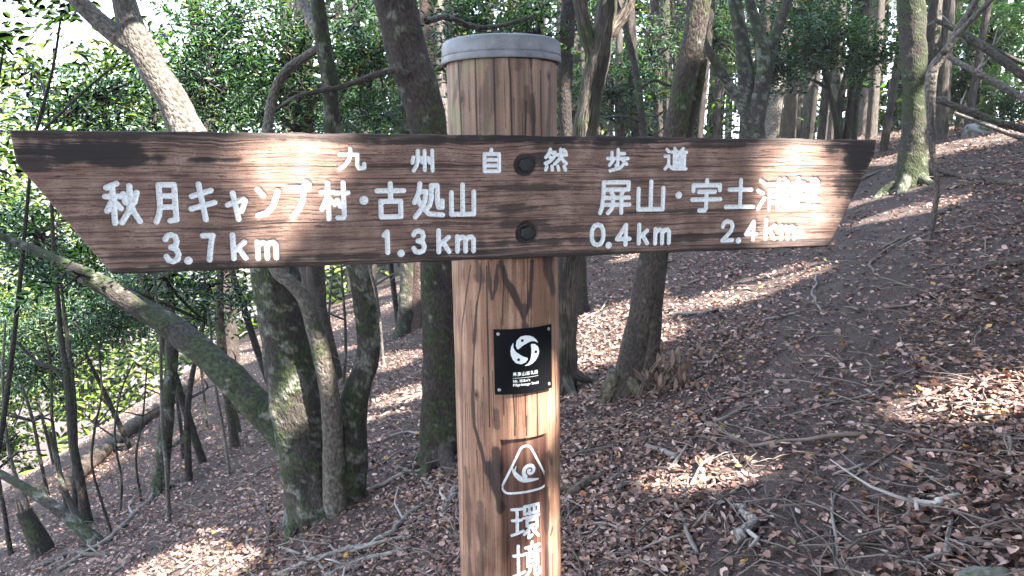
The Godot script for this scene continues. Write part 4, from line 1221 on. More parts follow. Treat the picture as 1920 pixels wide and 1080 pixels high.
func leaves(called: String, parent: Node3D, kind: int, at: Array, tint: Array, size: float, g: RandomNumberGenerator, guard := true, label := "") -> MultiMeshInstance3D:
	# at: positions in the world; one sprig of leaves at each
	var keep := []
	var single := []
	for p in at:
		var free := clearance(p) if guard else 9.0
		if free > 0.40 * size:
			keep.append(p)
		elif size < 1.5:
			if free > 0.14 * size: keep.append(p)
		else:
			for k in 12:                  # beside a shaft of light the sprig is given leaf by leaf
				var q: Vector3 = p + Vector3(g.randfn(0, 0.12), g.randfn(0, 0.08), g.randfn(0, 0.12)) * size
				if clearance(q) > 0.040 * size: single.append(q)
	if single.size() > 8:
		var ms := MultiMesh.new()
		ms.transform_format = MultiMesh.TRANSFORM_3D
		ms.use_colors = true
		ms.mesh = sprigs[4]
		ms.instance_count = single.size()
		for i in single.size():
			var b := Basis.from_euler(Vector3(g.randf_range(-0.6, 0.6), g.randf() * TAU, g.randf_range(-0.6, 0.6))) * Basis.from_scale(Vector3.ONE * size * g.randf_range(0.8, 1.2))
			ms.set_instance_transform(i, Transform3D(b, single[i] - parent.position))
			ms.set_instance_color(i, tint[0].lerp(tint[1], g.randf()))
		var so := MultiMeshInstance3D.new()
		so.name = called
		so.multimesh = ms
		so.material_override = M.leaf
		parent.add_child(so, true)
		so.set_meta("kind", "stuff")
	var mm := MultiMesh.new()
	mm.transform_format = MultiMesh.TRANSFORM_3D
	mm.use_colors = true
	mm.mesh = sprigs[kind]
	mm.instance_count = keep.size()
	for i in keep.size():
		var b := Basis.from_euler(Vector3(g.randf_range(-0.9, 0.7), g.randf() * TAU, g.randf_range(-0.8, 0.8))) * Basis.from_scale(Vector3.ONE * size * g.randf_range(0.75, 1.25))
		mm.set_instance_transform(i, Transform3D(b, keep[i] - parent.position))
		var c: Color = tint[0].lerp(tint[1], g.randf())
		if g.randf() < 0.06: c = c.lerp(Color(0.22, 0.20, 0.03), 0.6)
		mm.set_instance_color(i, c)
	var o := MultiMeshInstance3D.new()
	o.name = called
	o.multimesh = mm
	o.material_override = M.leaf
	parent.add_child(o, true)
	o.set_meta("kind", "stuff")
	return o

func in_ball(g: RandomNumberGenerator) -> Vector3:
	while true:
		var p := Vector3(g.randf_range(-1, 1), g.randf_range(-1, 1), g.randf_range(-1, 1))
		if p.length_squared() <= 1.0: return p
	return Vector3.ZERO

func blob(c: Vector3, r: Vector3, n: int, g: RandomNumberGenerator, clump := 0.0) -> Array:
	var out := []
	var tries := 0
	while out.size() < n and tries < n * 6:
		tries += 1
		var p := in_ball(g)
		var q := c + p * r
		if n_big.get_noise_3dv(q * 3.0) + 0.4 * n_mid.get_noise_3dv(q * 2.0) < clump - 0.6 * (1.0 - p.length()): continue
		out.append(q)
	return out

const TINTS := [
	[Color(0.050, 0.100, 0.056), Color(0.105, 0.180, 0.100)],      # dark evergreen
	[Color(0.075, 0.145, 0.105), Color(0.145, 0.235, 0.165)],      # blue-green evergreen
	[Color(0.17, 0.26, 0.045), Color(0.28, 0.35, 0.08)],           # yellow-green
	[Color(0.045, 0.100, 0.060), Color(0.090, 0.165, 0.095)],      # conifer
]

# ------------------------------------------------------------------ litter and sticks
func litter_leaf(g: RandomNumberGenerator, curl: float, slim: float) -> ArrayMesh:
	var v := PackedVector3Array()
	var idx := PackedInt32Array()
	var wob := g.randf_range(-0.25, 0.25)
	for j in 5:
		var t := j / 4.0
		var wid: float = [0.03, 0.36, 0.46, 0.30, 0.02][j] * slim
		for i in 3:
			var x := (i - 1) * wid + wob * (t - 0.5) * (t - 0.5)
			var y := curl * (absf(i - 1) * wid * 1.1 + 0.55 * (t - 0.5) * (t - 0.5)) + g.randf_range(-0.035, 0.035)
			v.append(Vector3(x, y, t - 0.5))
	for j in 4:
		for i in 2:
			var a := j * 3 + i
			idx.append_array([a, a + 1, a + 3, a + 1, a + 4, a + 3])
	return mesh_of(v, idx)

func litter_colour(g: RandomNumberGenerator) -> Color:
	var t := g.randf()
	var c := Color(0.24, 0.17, 0.145)
	if t < 0.30: c = Color(0.085, 0.058, 0.050)
	elif t < 0.56: c = Color(0.18, 0.122, 0.102)
	elif t < 0.77: c = Color(0.275, 0.205, 0.175)
	elif t < 0.90: c = Color(0.38, 0.30, 0.268)
	elif t < 0.955: c = Color(0.47, 0.41, 0.375)
	elif t < 0.978: c = Color(0.34, 0.175, 0.075)
	elif t < 0.988: c = Color(0.42, 0.30, 0.085)
	elif t < 0.994: c = Color(0.18, 0.23, 0.08)
	return Color(c.r * 1.12, c.g * 0.90, c.b * 0.82) * g.randf_range(0.72, 1.25)

func trail_x(z: float) -> float:
	return 1.05 + 0.42 * (-z - 2.0) + 0.25 * sin(z * 0.7)

func scatter_litter(ground: Node3D) -> void:
	var g := RandomNumberGenerator.new()
	g.seed = 77
	var kinds := []
	for k in 8:
		kinds.append(litter_leaf(g, [0.25, 0.6, -0.4, 0.9, 0.1, -0.7, 0.4, 0.15][k], [0.72, 0.85, 0.62, 0.6, 0.95, 0.5, 0.34, 0.42][k]))
	var spots := []
	for n in LITTER_N:
		var r := 1.15 * pow(17.0 / 1.15, g.randf())
		var a := g.randf_range(-0.98, 0.98)
		var x := sin(a) * r
		var z := -cos(a) * r
		var w := n_big.get_noise_2d(x * 2.0 + 13.0, z * 2.0) + 0.6 * n_mid.get_noise_2d(x * 1.5, z * 1.5)
		if w < -0.18 and g.randf() < 0.45: continue               # barer patches of soil
		if absf(x - trail_x(z)) < 0.40 + 0.3 * w and g.randf() < 0.68: continue      # trodden trail
		spots.append([x, z, r, a])
	# the largest in view lie as pieces of their own
	var own := 0
	var buckets := [[], [], [], [], [], [], [], []]
	for q in spots:
		var size := lerpf(0.010, 0.041, pow(g.randf(), 1.5))
		var k := g.randi() % 8
		var b := Basis.from_euler(Vector3(g.randfn(0.0, 0.30), g.randf() * TAU, g.randfn(0.0, 0.30) + 0.35)) * Basis.from_scale(Vector3(size, size, size))
		var t := Transform3D(b, Vector3(q[0], ground_y(q[0], q[1]) + 0.006 + g.randf() * 0.016, q[1]))
		var c := litter_colour(g)
		if own < 300 and q[2] > 2.0 and q[2] < 3.4 and absf(q[3]) < 0.62 and size > 0.029 and g.randf() < 0.20:
			own += 1
			var cm := M.get("litter_%d" % int(c.r * 22.0 + c.g * 40.0)) as StandardMaterial3D
			if cm == null:
				cm = M.litter.duplicate()
				cm.vertex_color_use_as_albedo = false
				cm.albedo_color = c.linear_to_srgb()
				M["litter_%d" % int(c.r * 22.0 + c.g * 40.0)] = cm
			var o := part("fallen_leaf", kinds[k], cm, ground)
			o.transform = t
		else:
			buckets[k].append([t, c])
	for k in 8:
		var mm := MultiMesh.new()
		mm.transform_format = MultiMesh.TRANSFORM_3D
		mm.use_colors = true
		mm.mesh = kinds[k]
		mm.instance_count = buckets[k].size()
		for i in buckets[k].size():
			mm.set_instance_transform(i, buckets[k][i][0])
			mm.set_instance_color(i, buckets[k][i][1])
		var o := MultiMeshInstance3D.new()
		o.name = "leaf_litter"
		o.multimesh = mm
		o.material_override = M.litter
		ground.add_child(o, true)
		o.set_meta("kind", "stuff")
	# fine twigs mixed into the litter
	var tw := fresh()
	tube(tw, [[0, 0, -0.5, 0.014], [0.03, 0.02, -0.2, 0.012], [-0.02, 0.03, 0.15, 0.010], [0.03, 0, 0.5, 0.006]], Vector3.ZERO, {"base": Color(1, 1, 1), "alt": Color(0.8, 0.8, 0.8)}, 4, 0.3)
	var mesh := commit(tw)
	var mt := MultiMesh.new()
	mt.transform_format = MultiMesh.TRANSFORM_3D
	mt.use_colors = true
	mt.mesh = mesh
	mt.instance_count = 5500
	for i in mt.instance_count:
		var r := 1.3 * pow(13.0 / 1.3, g.randf())
		var a := g.randf_range(-0.9, 0.9)
		var x := sin(a) * r
		var z := -cos(a) * r
		var l := g.randf_range(0.06, 0.30)
		var b := Basis.from_euler(Vector3(g.randfn(0, 0.12), g.randf() * TAU, g.randfn(0, 0.1) + 0.38 * 0.0)) * Basis.from_scale(Vector3(l, l, l))
		mt.set_instance_transform(i, Transform3D(b, Vector3(x, ground_y(x, z) + 0.016, z)))
		mt.set_instance_color(i, Color(0.20, 0.158, 0.135) * g.randf_range(0.3, 1.25))
	var tl := MultiMeshInstance3D.new()
	tl.name = "twig_litter"
	tl.multimesh = mt
	tl.material_override = M.dead_wood
	ground.add_child(tl, true)
	tl.set_meta("kind", "stuff")

const MARKS := [["the big mossy tree", Vector2(-1.1, -4.0)], ["the reddish trunk behind the post", Vector2(-0.4, -4.15)], ["the leaning brown trunk", Vector2(0.69, -4.0)], ["the straight mossy trunk by the trail", Vector2(3.67, -6.8)], ["the broken stump", Vector2(-3.75, -5.5)], ["the short mossy trunk", Vector2(-2.6, -5.3)], ["the signpost", Vector2(0.0, -1.4)], ["the half-buried mossy rock", Vector2(1.26, -1.8)], ["the paired trunks up the bank", Vector2(-1.9, -11.0)], ["the dark four-stemmed tree", Vector2(2.9, -9.0)]]

func beside(p: Vector2) -> String:
	var best := ""
	var far := INF
	for q in MARKS:
		var d: float = p.distance_to(q[1])
		if d < far:
			far = d
			best = q[0]
	return ("close by " if far < 0.55 else "a step from " if far < 1.2 else "away from ") + best

func stick_label(xz: Array, look: Dictionary) -> String:
	var a := Vector2(xz[0][0], xz[0][1])
	var b := Vector2(xz[-1][0], xz[-1][1])
	var r: float = xz[0][2]
	var l := a.distance_to(b)
	var size := "hair-thin" if r < 0.0055 else "thin" if r < 0.009 else "stout" if r < 0.016 else "thick"
	return "%s %s %s dead branch lying %s" % ["short" if l < 0.45 else "long", size, "pale" if look.base.r > 0.25 else "grey" if look.base.r > 0.13 else "brown", beside((a + b) / 2)]

func stick(called: String, label: String, group: String, xz: Array, g: RandomNumberGenerator, look: Dictionary, lift := 0.0) -> void:
	var pts := []
	for q in xz:
		pts.append([q[0], ground_y(q[0], q[1]) + q[2] * 0.75 + lift, q[1], q[2]])
	if label == "": label = stick_label(xz, look)
	var root := thing(called, label, "branch", Vector3(pts[0][0], pts[0][1], pts[0][2]), group)
	# knobbly run between the ends
	var fine := []
	for i in pts.size() - 1:
		for s in 4:
			var t := s / 4.0
			var p := []
			for k in 4: p.append(lerpf(pts[i][k], pts[i + 1][k], t))
			if i + s > 0:
				p[0] += g.randfn(0, 0.008)
				p[2] += g.randfn(0, 0.008)
				p[1] = maxf(p[1], ground_y(p[0], p[2]) + p[3] * 0.6) + absf(g.randfn(0, 0.006))
			fine.append(p)
	fine.append(pts[-1])
	limb("limb", fine, root, look, M.dead_wood if xz[0][2] < 0.012 else M.bark, 8 if xz[0][2] < 0.02 else 16, 0.03)
	if fine.size() > 6:
		for n in g.randi_range(1, 3):
			var p = fine[g.randi_range(2, fine.size() - 2)]
			var a := g.randf() * TAU
			var l := g.randf_range(0.08, 0.28)
			var r: float = p[3] * 0.5
			var tw := [[p[0], p[1], p[2], r], [p[0] + cos(a) * l * 0.5, p[1] + g.randf_range(0.0, 0.05), p[2] + sin(a) * l * 0.5, r * 0.7], [p[0] + cos(a + 0.3) * l, p[1] + g.randf_range(0.0, 0.08), p[2] + sin(a + 0.3) * l, r * 0.35]]
			limb("twig", tw, root, look, M.dead_wood, 5, 0.06)

# ------------------------------------------------------------------ trees
var canopy: Array = []        # [root, top point, trunk radius there, look, material]

const MOSSY := {"base": Color(0.036, 0.029, 0.023), "alt": Color(0.090, 0.074, 0.059), "moss": 0.46, "lichen": 0.42, "bump": 0.10}
const MOSSY_BROWN := {"base": Color(0.042, 0.030, 0.025), "alt": Color(0.105, 0.078, 0.066), "moss": 0.34, "lichen": 0.10, "bump": 0.09}
const BROWN := {"base": Color(0.052, 0.039, 0.030), "alt": Color(0.115, 0.090, 0.072), "moss": 0.18, "lichen": 0.08, "bump": 0.07}
const PALE := {"base": Color(0.13, 0.115, 0.098), "alt": Color(0.29, 0.265, 0.235), "moss": -0.2, "lichen": 0.12, "bump": 0.06}
const FIBRE := {"base": Color(0.055, 0.043, 0.033), "alt": Color(0.22, 0.18, 0.14), "moss": 0.10, "lichen": 0.0, "bump": 0.16}
const DARK := {"base": Color(0.032, 0.025, 0.021), "alt": Color(0.075, 0.060, 0.049), "moss": 0.05, "lichen": 0.0, "bump": 0.08}
const CEDAR := {"base": Color(0.075, 0.055, 0.046), "alt": Color(0.17, 0.135, 0.115), "moss": 0.0, "lichen": 0.05, "bump": 0.06}
const GREY_STICK := {"base": Color(0.135, 0.115, 0.10), "alt": Color(0.26, 0.225, 0.20), "bump": 0.12}
const PALE_STICK := {"base": Color(0.27, 0.24, 0.215), "alt": Color(0.46, 0.42, 0.385), "bump": 0.16}
const BROWN_STICK := {"base": Color(0.10, 0.072, 0.056), "alt": Color(0.20, 0.155, 0.125)}

func tree(called: String, label: String, stems: Array, look: Dictionary, material: Material, group := "", sides := 22, step := 0.03) -> Node3D:
	var b: Array = STEMS[stems[0]][0]
	var root := thing(called, label, "tree", Vector3(b[0], ground_y(b[0], b[2]), b[2]), group)
	for k in stems.size():
		limb("trunk" if k == 0 else "limb", STEMS[stems[k]], root, look, material, sides if k == 0 else maxi(10, sides - 6), step)
	var e: Array = STEMS[stems[0]][-1]
	canopy.append([root, Vector3(e[0], e[1], e[2]), e[3], look, material, []])
	return root

func build_trees() -> void:
	var b: Array = STEMS["T1_main"][0]
	var t1 := thing("mossy_tree", "big mossy tree of several stems with one pale stem leaning over the sign board", "tree", Vector3(b[0], ground_y(b[0], b[2]), b[2]))
	limb("trunk", STEMS["T1_main"].slice(0, 8), t1, MOSSY, M.bark, 48, 0.014)
	limb("limb", STEMS["T1_main"].slice(6), t1, PALE, M.bark, 26, 0.03)
	limb("limb", STEMS["T1_fork"], t1, PALE, M.bark, 20, 0.03)
	limb("limb", STEMS["T1_lean"], t1, {"base": Color(0.030, 0.025, 0.020), "alt": Color(0.072, 0.060, 0.048), "moss": 0.55, "lichen": 0.16, "bump": 0.10}, M.bark, 32, 0.018)
	limb("limb", STEMS["T1_right"], t1, MOSSY, M.bark, 32, 0.016)
	limb("limb", STEMS["T1_mid"], t1, {"base": Color(0.13, 0.11, 0.09), "alt": Color(0.25, 0.215, 0.18), "moss": 0.05, "lichen": 0.18, "bump": 0.06}, M.bark, 18, 0.028)
	limb("limb", STEMS["T1_b2"], t1, PALE, M.bark, 14, 0.03)
	roots(t1, MOSSY, M.bark, 6, 0.34, 0.085, 3)
	var e: Array = STEMS["T1_right"][-1]
	canopy.append([t1, Vector3(e[0], e[1], e[2]), e[3], MOSSY, M.bark, []])
	var t2 := tree("mossy_tree", "reddish brown trunk with dark moss standing just behind the post", ["T2", "T2_b", "T2_b2"], MOSSY_BROWN, M.bark, "", 40, 0.015)
	roots(t2, MOSSY_BROWN, M.bark, 5, 0.45, 0.06, 9)
	var t3 := tree("forked_tree", "forked tree with shaggy fibrous bark beside the post", ["T3", "T3_l", "T3_r"], FIBRE, M.bark_fibre, "", 30, 0.02)
	roots(t3, FIBRE, M.bark_fibre, 4, 0.3, 0.04, 12)
	tree("dark_tree", "slim dark trunk showing between the post and the forked tree", ["T7", "T7_b"], DARK, M.bark)
	var t4 := tree("leaning_tree", "smooth brown leaning trunk with a slimmer second stem and dead leaves at its foot", ["T4", "T4_s"], BROWN, M.bark, "", 36, 0.017)
	roots(t4, {"base": Color(0.10, 0.085, 0.05), "alt": Color(0.17, 0.14, 0.09), "moss": 0.3, "lichen": 0.0, "bump": 0.1}, M.bark, 5, 0.20, 0.05, 21)
	tree("branching_tree", "dark tree dividing into four stems behind the board's second half", ["T5", "T5_b", "T5_r", "T5_l"], MOSSY, M.bark)
	tree("slender_tree", "thin dark crooked tree beyond the forked tree", ["T6", "T6_b", "T6_c"], DARK, M.bark, "", 12, 0.05)
	var t8 := tree("mossy_tree", "straight dark mossy trunk on the slope beside the trail", ["T8"], {"base": Color(0.055, 0.046, 0.036), "alt": Color(0.10, 0.087, 0.069), "moss": 0.56, "lichen": 0.14, "bump": 0.09}, M.bark, "", 36, 0.02)
	roots(t8, MOSSY, M.bark, 6, 0.42, 0.06, 33)
	tree("slender_tree", "thin grey forked sapling growing against the straight mossy trunk", ["T8b", "T8b_f"], {"base": Color(0.12, 0.105, 0.09), "alt": Color(0.22, 0.19, 0.165), "bump": 0.05}, M.bark, "", 12, 0.04)
	tree("slender_tree", "thin dark forking tree in front of the cedar plantation", ["T9", "T9_b"], DARK, M.bark, "", 12, 0.05)
	tree("slender_tree", "crooked dark stem beside the thin forking tree", ["T9b"], DARK, M.bark, "", 10, 0.05)
	tree("pale_tree", "pale sunlit trunk behind the dark four-stemmed tree", ["T13"], PALE, M.bark, "", 16, 0.05)
	tree("mossy_tree", "short mossy trunk under the long leaning limb", ["L1"], MOSSY, M.bark, "", 18, 0.035)
	tree("dark_tree", "dark slim tree low on the slope above the broken stump", ["L2", "L2_b"], DARK, M.bark, "", 16, 0.04)
	tree("slender_tree", "grey slim trunk beyond the long leaning limb", ["L3"], BROWN, M.bark, "", 14, 0.04)
	tree("slender_tree", "dark slim trunk tilting away behind the big mossy tree", ["L4"], DARK, M.bark, "", 14, 0.04)
	tree("dark_tree", "reddish dark trunk directly behind the big mossy tree", ["T10"], {"base": Color(0.07, 0.045, 0.036), "alt": Color(0.13, 0.09, 0.07), "moss": 0.0, "lichen": 0.05, "bump": 0.08}, M.bark, "", 18, 0.035)
	tree("mossy_tree", "slim green mossy trunk up the bank, paired with a redder one", ["T11"], MOSSY, M.bark, "", 16, 0.04)
	tree("dark_tree", "redder trunk up the bank, paired with a slim mossy one", ["T12"], {"base": Color(0.10, 0.06, 0.05), "alt": Color(0.17, 0.115, 0.095), "moss": 0.0, "lichen": 0.05, "bump": 0.08}, M.bark, "", 18, 0.04)
	# dead leaves caught on shoots at the foot of the leaning tree
	var g := RandomNumberGenerator.new()
	g.seed = 41
	var p := Vector3(0.76, 0.0, -3.88)
	p.y = ground_y(p.x, p.z)
	var sh := thing("withered_shoots", "clump of withered brown leaves on shoots at the foot of the leaning trunk", "shoots", p)
	for n in 16:
		var a := g.randf() * TAU
		var l := g.randf_range(0.10, 0.30)
		var q := p + Vector3(g.randf_range(-0.12, 0.16), 0, g.randf_range(-0.05, 0.10))
		limb("shoot", [[q.x, q.y, q.z, 0.004], [q.x + cos(a) * 0.05, q.y + l * 0.6, q.z + sin(a) * 0.05, 0.003], [q.x + cos(a) * 0.12, q.y + l, q.z + sin(a) * 0.12, 0.002]], sh, BROWN_STICK, M.dead_wood, 5, 0.05)
		var lf := litter_leaf(g, 0.4, 0.34)
		for k in 5:
			var o := part("withered_leaf", lf, M.withered, sh)
			var h := g.randf_range(0.35, 1.0)
			o.transform = Transform3D(Basis.from_euler(Vector3(g.randf_range(0.6, 2.2), g.randf() * TAU, g.randf_range(-0.4, 0.4))) * Basis.from_scale(Vector3.ONE * g.randf_range(0.055, 0.10)), q - p + Vector3(cos(a) * 0.12 * h + g.randfn(0, 0.02), l * h, sin(a) * 0.12 * h + g.randfn(0, 0.02)))

func build_bough() -> void:
	var p: Array = STEMS["BOUGH"]
	var root := thing("fallen_bough", "dark mossy bough slanting down to the ground beside the broken stump", "branch", Vector3(p[0][0], ground_y(p[0][0], p[0][2]), p[0][2]))
	limb("limb", p, root, MOSSY, M.bark, 20, 0.03)
	limb("limb", [[p[1][0], p[1][1], p[1][2], 0.03], [p[1][0] - 0.2, p[1][1] + 0.3, p[1][2] - 0.1, 0.022], [p[1][0] - 0.3, p[1][1] + 0.75, p[1][2] - 0.15, 0.012]], root, MOSSY, M.bark, 10, 0.05)

func build_saplings() -> void:
	var g := RandomNumberGenerator.new()
	g.seed = 8
	for s in SAPLINGS:
		var root := thing("sapling", "", "sapling", Vector3(s[0][0], ground_y(s[0][0], s[0][2]), s[0][2]), "thin saplings on the slope")
		var pick := g.randi() % 4
		var look: Dictionary = [DARK, BROWN, PALE, MOSSY][pick]
		root.set_meta("label", "%s %s sapling on the leafy slope %s" % ["thin" if s[0][3] < 0.017 else "stouter", ["dark", "brown", "pale grey", "mossy"][pick], beside(Vector2(s[0][0], s[0][2]))])
		var thin := []
		for q in s: thin.append([q[0], q[1], q[2], q[3] * 0.72])
		limb("stem", thin, root, look, M.bark, 10, 0.05)
		for n in g.randi_range(2, 5):
			var k := g.randi_range(s.size() / 2, s.size() - 2)
			var p: Array = s[k]
			var a := g.randf() * TAU
			var l := g.randf_range(0.25, 0.8)
			limb("twig", [[p[0], p[1], p[2], p[3] * 0.6], [p[0] + cos(a) * l * 0.5, p[1] + l * 0.25, p[2] + sin(a) * l * 0.5, p[3] * 0.4], [p[0] + cos(a + 0.5) * l, p[1] + l * g.randf_range(0.2, 0.7), p[2] + sin(a + 0.5) * l, p[3] * 0.2]], root, look, M.bark, 5, 0.1)

func build_understory() -> void:
	var g := RandomNumberGenerator.new()
	for n in UNDER.size():
		g.seed = 500 + n
		var u: Array = UNDER[n]
		var blobs: Array = u[2]
		var c0 := Vector3(blobs[0][0], blobs[0][1], blobs[0][2])
		var bx: float = c0.x + u[4][0]
		var bz: float = c0.z + u[4][1]
		var base := Vector3(bx, ground_y(bx, bz), bz)
		var root := thing(u[0], u[1], "tree" if u[0].ends_with("tree") else "shrub", base, u[5])
		var r0: float = u[6]
		var fork := base.lerp(c0, 0.82) + Vector3(g.randf_range(-0.1, 0.1), 0, g.randf_range(-0.1, 0.1))
		limb("trunk", [[base.x, base.y - 0.05, base.z, r0 * 1.2], [lerpf(base.x, fork.x, 0.5) + g.randf_range(-0.08, 0.08), lerpf(base.y, fork.y, 0.5), lerpf(base.z, fork.z, 0.5), r0], [fork.x, fork.y, fork.z, r0 * 0.5]], root, DARK, M.bark, 10, 0.06)
		var pts := []
		var tw := fresh()
		for b in blobs:
			var c := Vector3(b[0], b[1], b[2])
			var r := Vector3(b[3], b[4], b[5])
			var got := blob(c, r, int(b[6]), g, u[7])
			pts.append_array(got)
			tube(tw, [[fork.x, fork.y, fork.z, r0 * 0.52], [lerpf(fork.x, c.x, 0.5) + g.randf_range(-0.1, 0.1), lerpf(fork.y, c.y, 0.5) + 0.05, lerpf(fork.z, c.z, 0.5), r0 * 0.5], [c.x, c.y, c.z, r0 * 0.35]], base, DARK, 6, 0.1)
			for k in int(minf(got.size() / 5.0, 50.0)):
				var q: Vector3 = got[g.randi() % got.size()]
				var m := c.lerp(q, 0.5) + Vector3(g.randfn(0, 0.08), g.randfn(0, 0.08), g.randfn(0, 0.08))
				tube(tw, [[c.x, c.y, c.z, r0 * 0.42], [m.x, m.y, m.z, r0 * 0.28], [q.x, q.y, q.z, 0.003]], base, DARK, 4, 0.2)
		part("branches", commit(tw), M.bark, root)
		var kind: int = u[3]
		leaves("crown", root, [1, 0, 2, 3][kind], pts, TINTS[kind], u[8], g)

func build_canopy() -> void:
	# the crowns overhead, outside the picture, whose leaves shade the sign and the slope
	var g := RandomNumberGenerator.new()
	g.seed = 99
	var spots := [Vector2(4.6, 1.2), Vector2(7.4, -1.6), Vector2(1.6, 4.2), Vector2(6.2, 5.4), Vector2(10.2, 2.2), Vector2(11.5, -4.5), Vector2(-3.2, 5.0), Vector2(3.6, 8.6), Vector2(9.4, 8.8)]
	var near := ["beside the trail, broad canopy reaching over the sign", "uphill of the trail, canopy over the leaf litter", "a few steps before the sign, canopy over the board", "up the bank before the sign", "on the ridge beside the trail", "on the ridge near the plantation", "downhill before the sign", "far down the trail before the sign", "on the ridge far before the sign"]
	for k in spots.size():
		var x: float = spots[k].x
		var z: float = spots[k].y
		var y := ground_y(x, z)
		var root := thing("canopy_tree", "tall evergreen tree standing " + near[k], "tree", Vector3(x, y, z), "canopy trees around the sign")
		limb("trunk", [[x, y - 0.1, z, 0.19], [x + 0.1, y + 1.5, z, 0.14], [x - 0.05, y + 3.2, z + 0.1, 0.12], [x + 0.1, y + 4.6, z, 0.09]], root, BROWN, M.bark, 14, 0.12)
		canopy.append([root, Vector3(x + 0.1, y + 4.6, z), 0.09, BROWN, M.bark, []])
	for n in CANOPY_N:
		var x := g.randf_range(-5.0, 15.5)
		var z := g.randf_range(-6.5, 12.0)
		var y := 5.0 + 0.55 * ground_base(x) + 3.6 * g.randf()
		if x < 2.5 and z < -2.0: continue
		if x < -2.0 and g.randf() < 0.5: continue
		var d := Vector2(x, z).length()
		if z < 0.5 and (y - 1.55) / maxf(0.1, -z + 0.001) < 0.34: continue
		var p := Vector3(x, y, z)
		if n_big.get_noise_3dv(p * 2.2) < -0.30: continue
		var best := -1
		var far := INF
		for k in canopy.size():
			var t: Vector3 = canopy[k][1]
			var e := Vector2(t.x - x, t.z - z).length_squared()
			if e < far:
				far = e
				best = k
		canopy[best][5].append(p)
	for q in canopy:
		if q[5].size() < 30: continue
		var root: Node3D = q[0]
		var top: Vector3 = q[1]
		var tw := fresh()
		for k in 14:
			var e: Vector3 = q[5][g.randi() % q[5].size()]
			if in_gap(e, 0.3) or in_gap(top.lerp(e, 0.5), 0.2): continue
			var m := top.lerp(e, 0.5) + Vector3(g.randfn(0, 0.2), 0.25, g.randfn(0, 0.2))
			tube(tw, [[top.x, top.y - 0.1, top.z, q[2] * 0.7], [m.x, m.y, m.z, q[2] * 0.4], [e.x, e.y, e.z, 0.01]], root.position, q[3], 6, 0.2)
		if tw.v.size() > 0:
			part("branches", commit(tw), q[4], root)
		leaves("crown", root, 1, q[5], TINTS[0], 2.0, g)

func build_plantation() -> void:
	# straight trunks standing close together on the ridge and far up the slope
	var g := RandomNumberGenerator.new()
	g.seed = 123
	var kinds := []
	for k in 5:
		var st := fresh()
		var r: float = [0.09, 0.11, 0.13, 0.15, 0.12][k]
		var lean := g.randf_range(-0.25, 0.25)
		tube(st, [[0, -0.3, 0, r * 1.5], [0, 0.25, 0, r * 1.08], [lean * 0.3, 3.0, 0.0, r], [lean, 7.0, 0.05, r * 0.8], [lean * 1.3, 11.0, 0, r * 0.5]], Vector3.ZERO, CEDAR if k < 3 else {"base": Color(0.16, 0.135, 0.115), "alt": Color(0.30, 0.265, 0.23), "moss": -0.05, "lichen": 0.1, "bump": 0.05}, 12, 0.09)
		kinds.append(commit(st))
	var placed := []
	var count := 0
	for n in 34:                                     # slim young trees nearer by, up the slope
		var z := -g.randf_range(9.5, 15.0)
		var x := -z * g.randf_range(0.05, 0.62)
		placed.append(Vector2(x, z))
		var y := ground_base(x)
		var pick := g.randi() % 5
		var root := thing("young_tree", "slender %s young tree among the brush %s" % [["brown", "dark brown", "rough brown", "pale", "greyish pale"][pick], beside(Vector2(x, z))], "tree", Vector3(x, y, z), "slender young trees up the slope")
		var o := part("trunk", kinds[pick], M.bark_fibre, root)
		var s := g.randf_range(0.32, 0.6)
		o.scale = Vector3(s, 0.8, s)
		o.rotation = Vector3(g.randf_range(-0.09, 0.09), g.randf() * TAU, g.randf_range(-0.09, 0.09))
		var pts := []
		for k in 22:
			var h := g.randf_range(3.0, 7.0)
			var a := g.randf() * TAU
			var rr := g.randf_range(0.1, 0.9)
			pts.append(Vector3(x + cos(a) * rr, y + h, z + sin(a) * rr))
		leaves("crown", root, 0, pts, TINTS[1], 1.3, g)
	for n in 1600:
		if count >= 140: break
		var right := n % 5 < 3
		var x := g.randf_range(4.8, 24.0) if right else g.randf_range(-6.0, 8.0)
		var z := -g.randf_range(11.5, 34.0) if right else -g.randf_range(12.5, 32.0)
		if absf(x / -z) > 0.95: continue
		if right and x / -z < 0.22 and g.randf() < 0.6: continue
		var ok := true
		for q in placed:
			if q.distance_to(Vector2(x, z)) < 1.25: ok = false
		if not ok: continue
		placed.append(Vector2(x, z))
		count += 1
		var y := ground_base(x)
		var pick := g.randi() % 5
		var looks: String = ["very slim brown", "slim brown", "stout brown", "stout pale", "slim pale"][pick]
		var dense: String = " at the plantation edge" if -z < 17.0 else " deep inside the plantation" if -z > 25.0 else " in the middle of the plantation"
		var root := thing("cedar_tree" if right else "background_tree", "straight " + looks + " cedar trunk" + dense if right else looks + " trunk half hidden by foliage " + ("up the slope" if -z < 24.0 else "far up the slope"), "tree", Vector3(x, y, z), "cedars of the plantation" if right else "distant trunks among the foliage")
		var o := part("trunk", kinds[pick], M.bark_fibre, root)
		o.rotation.y = g.randf() * TAU
		var pts := []
		var low := g.randf_range(3.4, 6.0)
		for k in (70 if -z < 20.0 else 40):
			var h := lerpf(low, 10.5, pow(g.randf(), 1.3))
			var a := g.randf() * TAU
			var rr := g.randf_range(0.2, 1.5) * (1.15 - (h - low) / 12.0)
			pts.append(Vector3(x + cos(a) * rr, y + h - rr * 0.35, z + sin(a) * rr))
		leaves("crown", root, 3 if right else 1, pts, TINTS[3 if right else 0], 2.2, g)

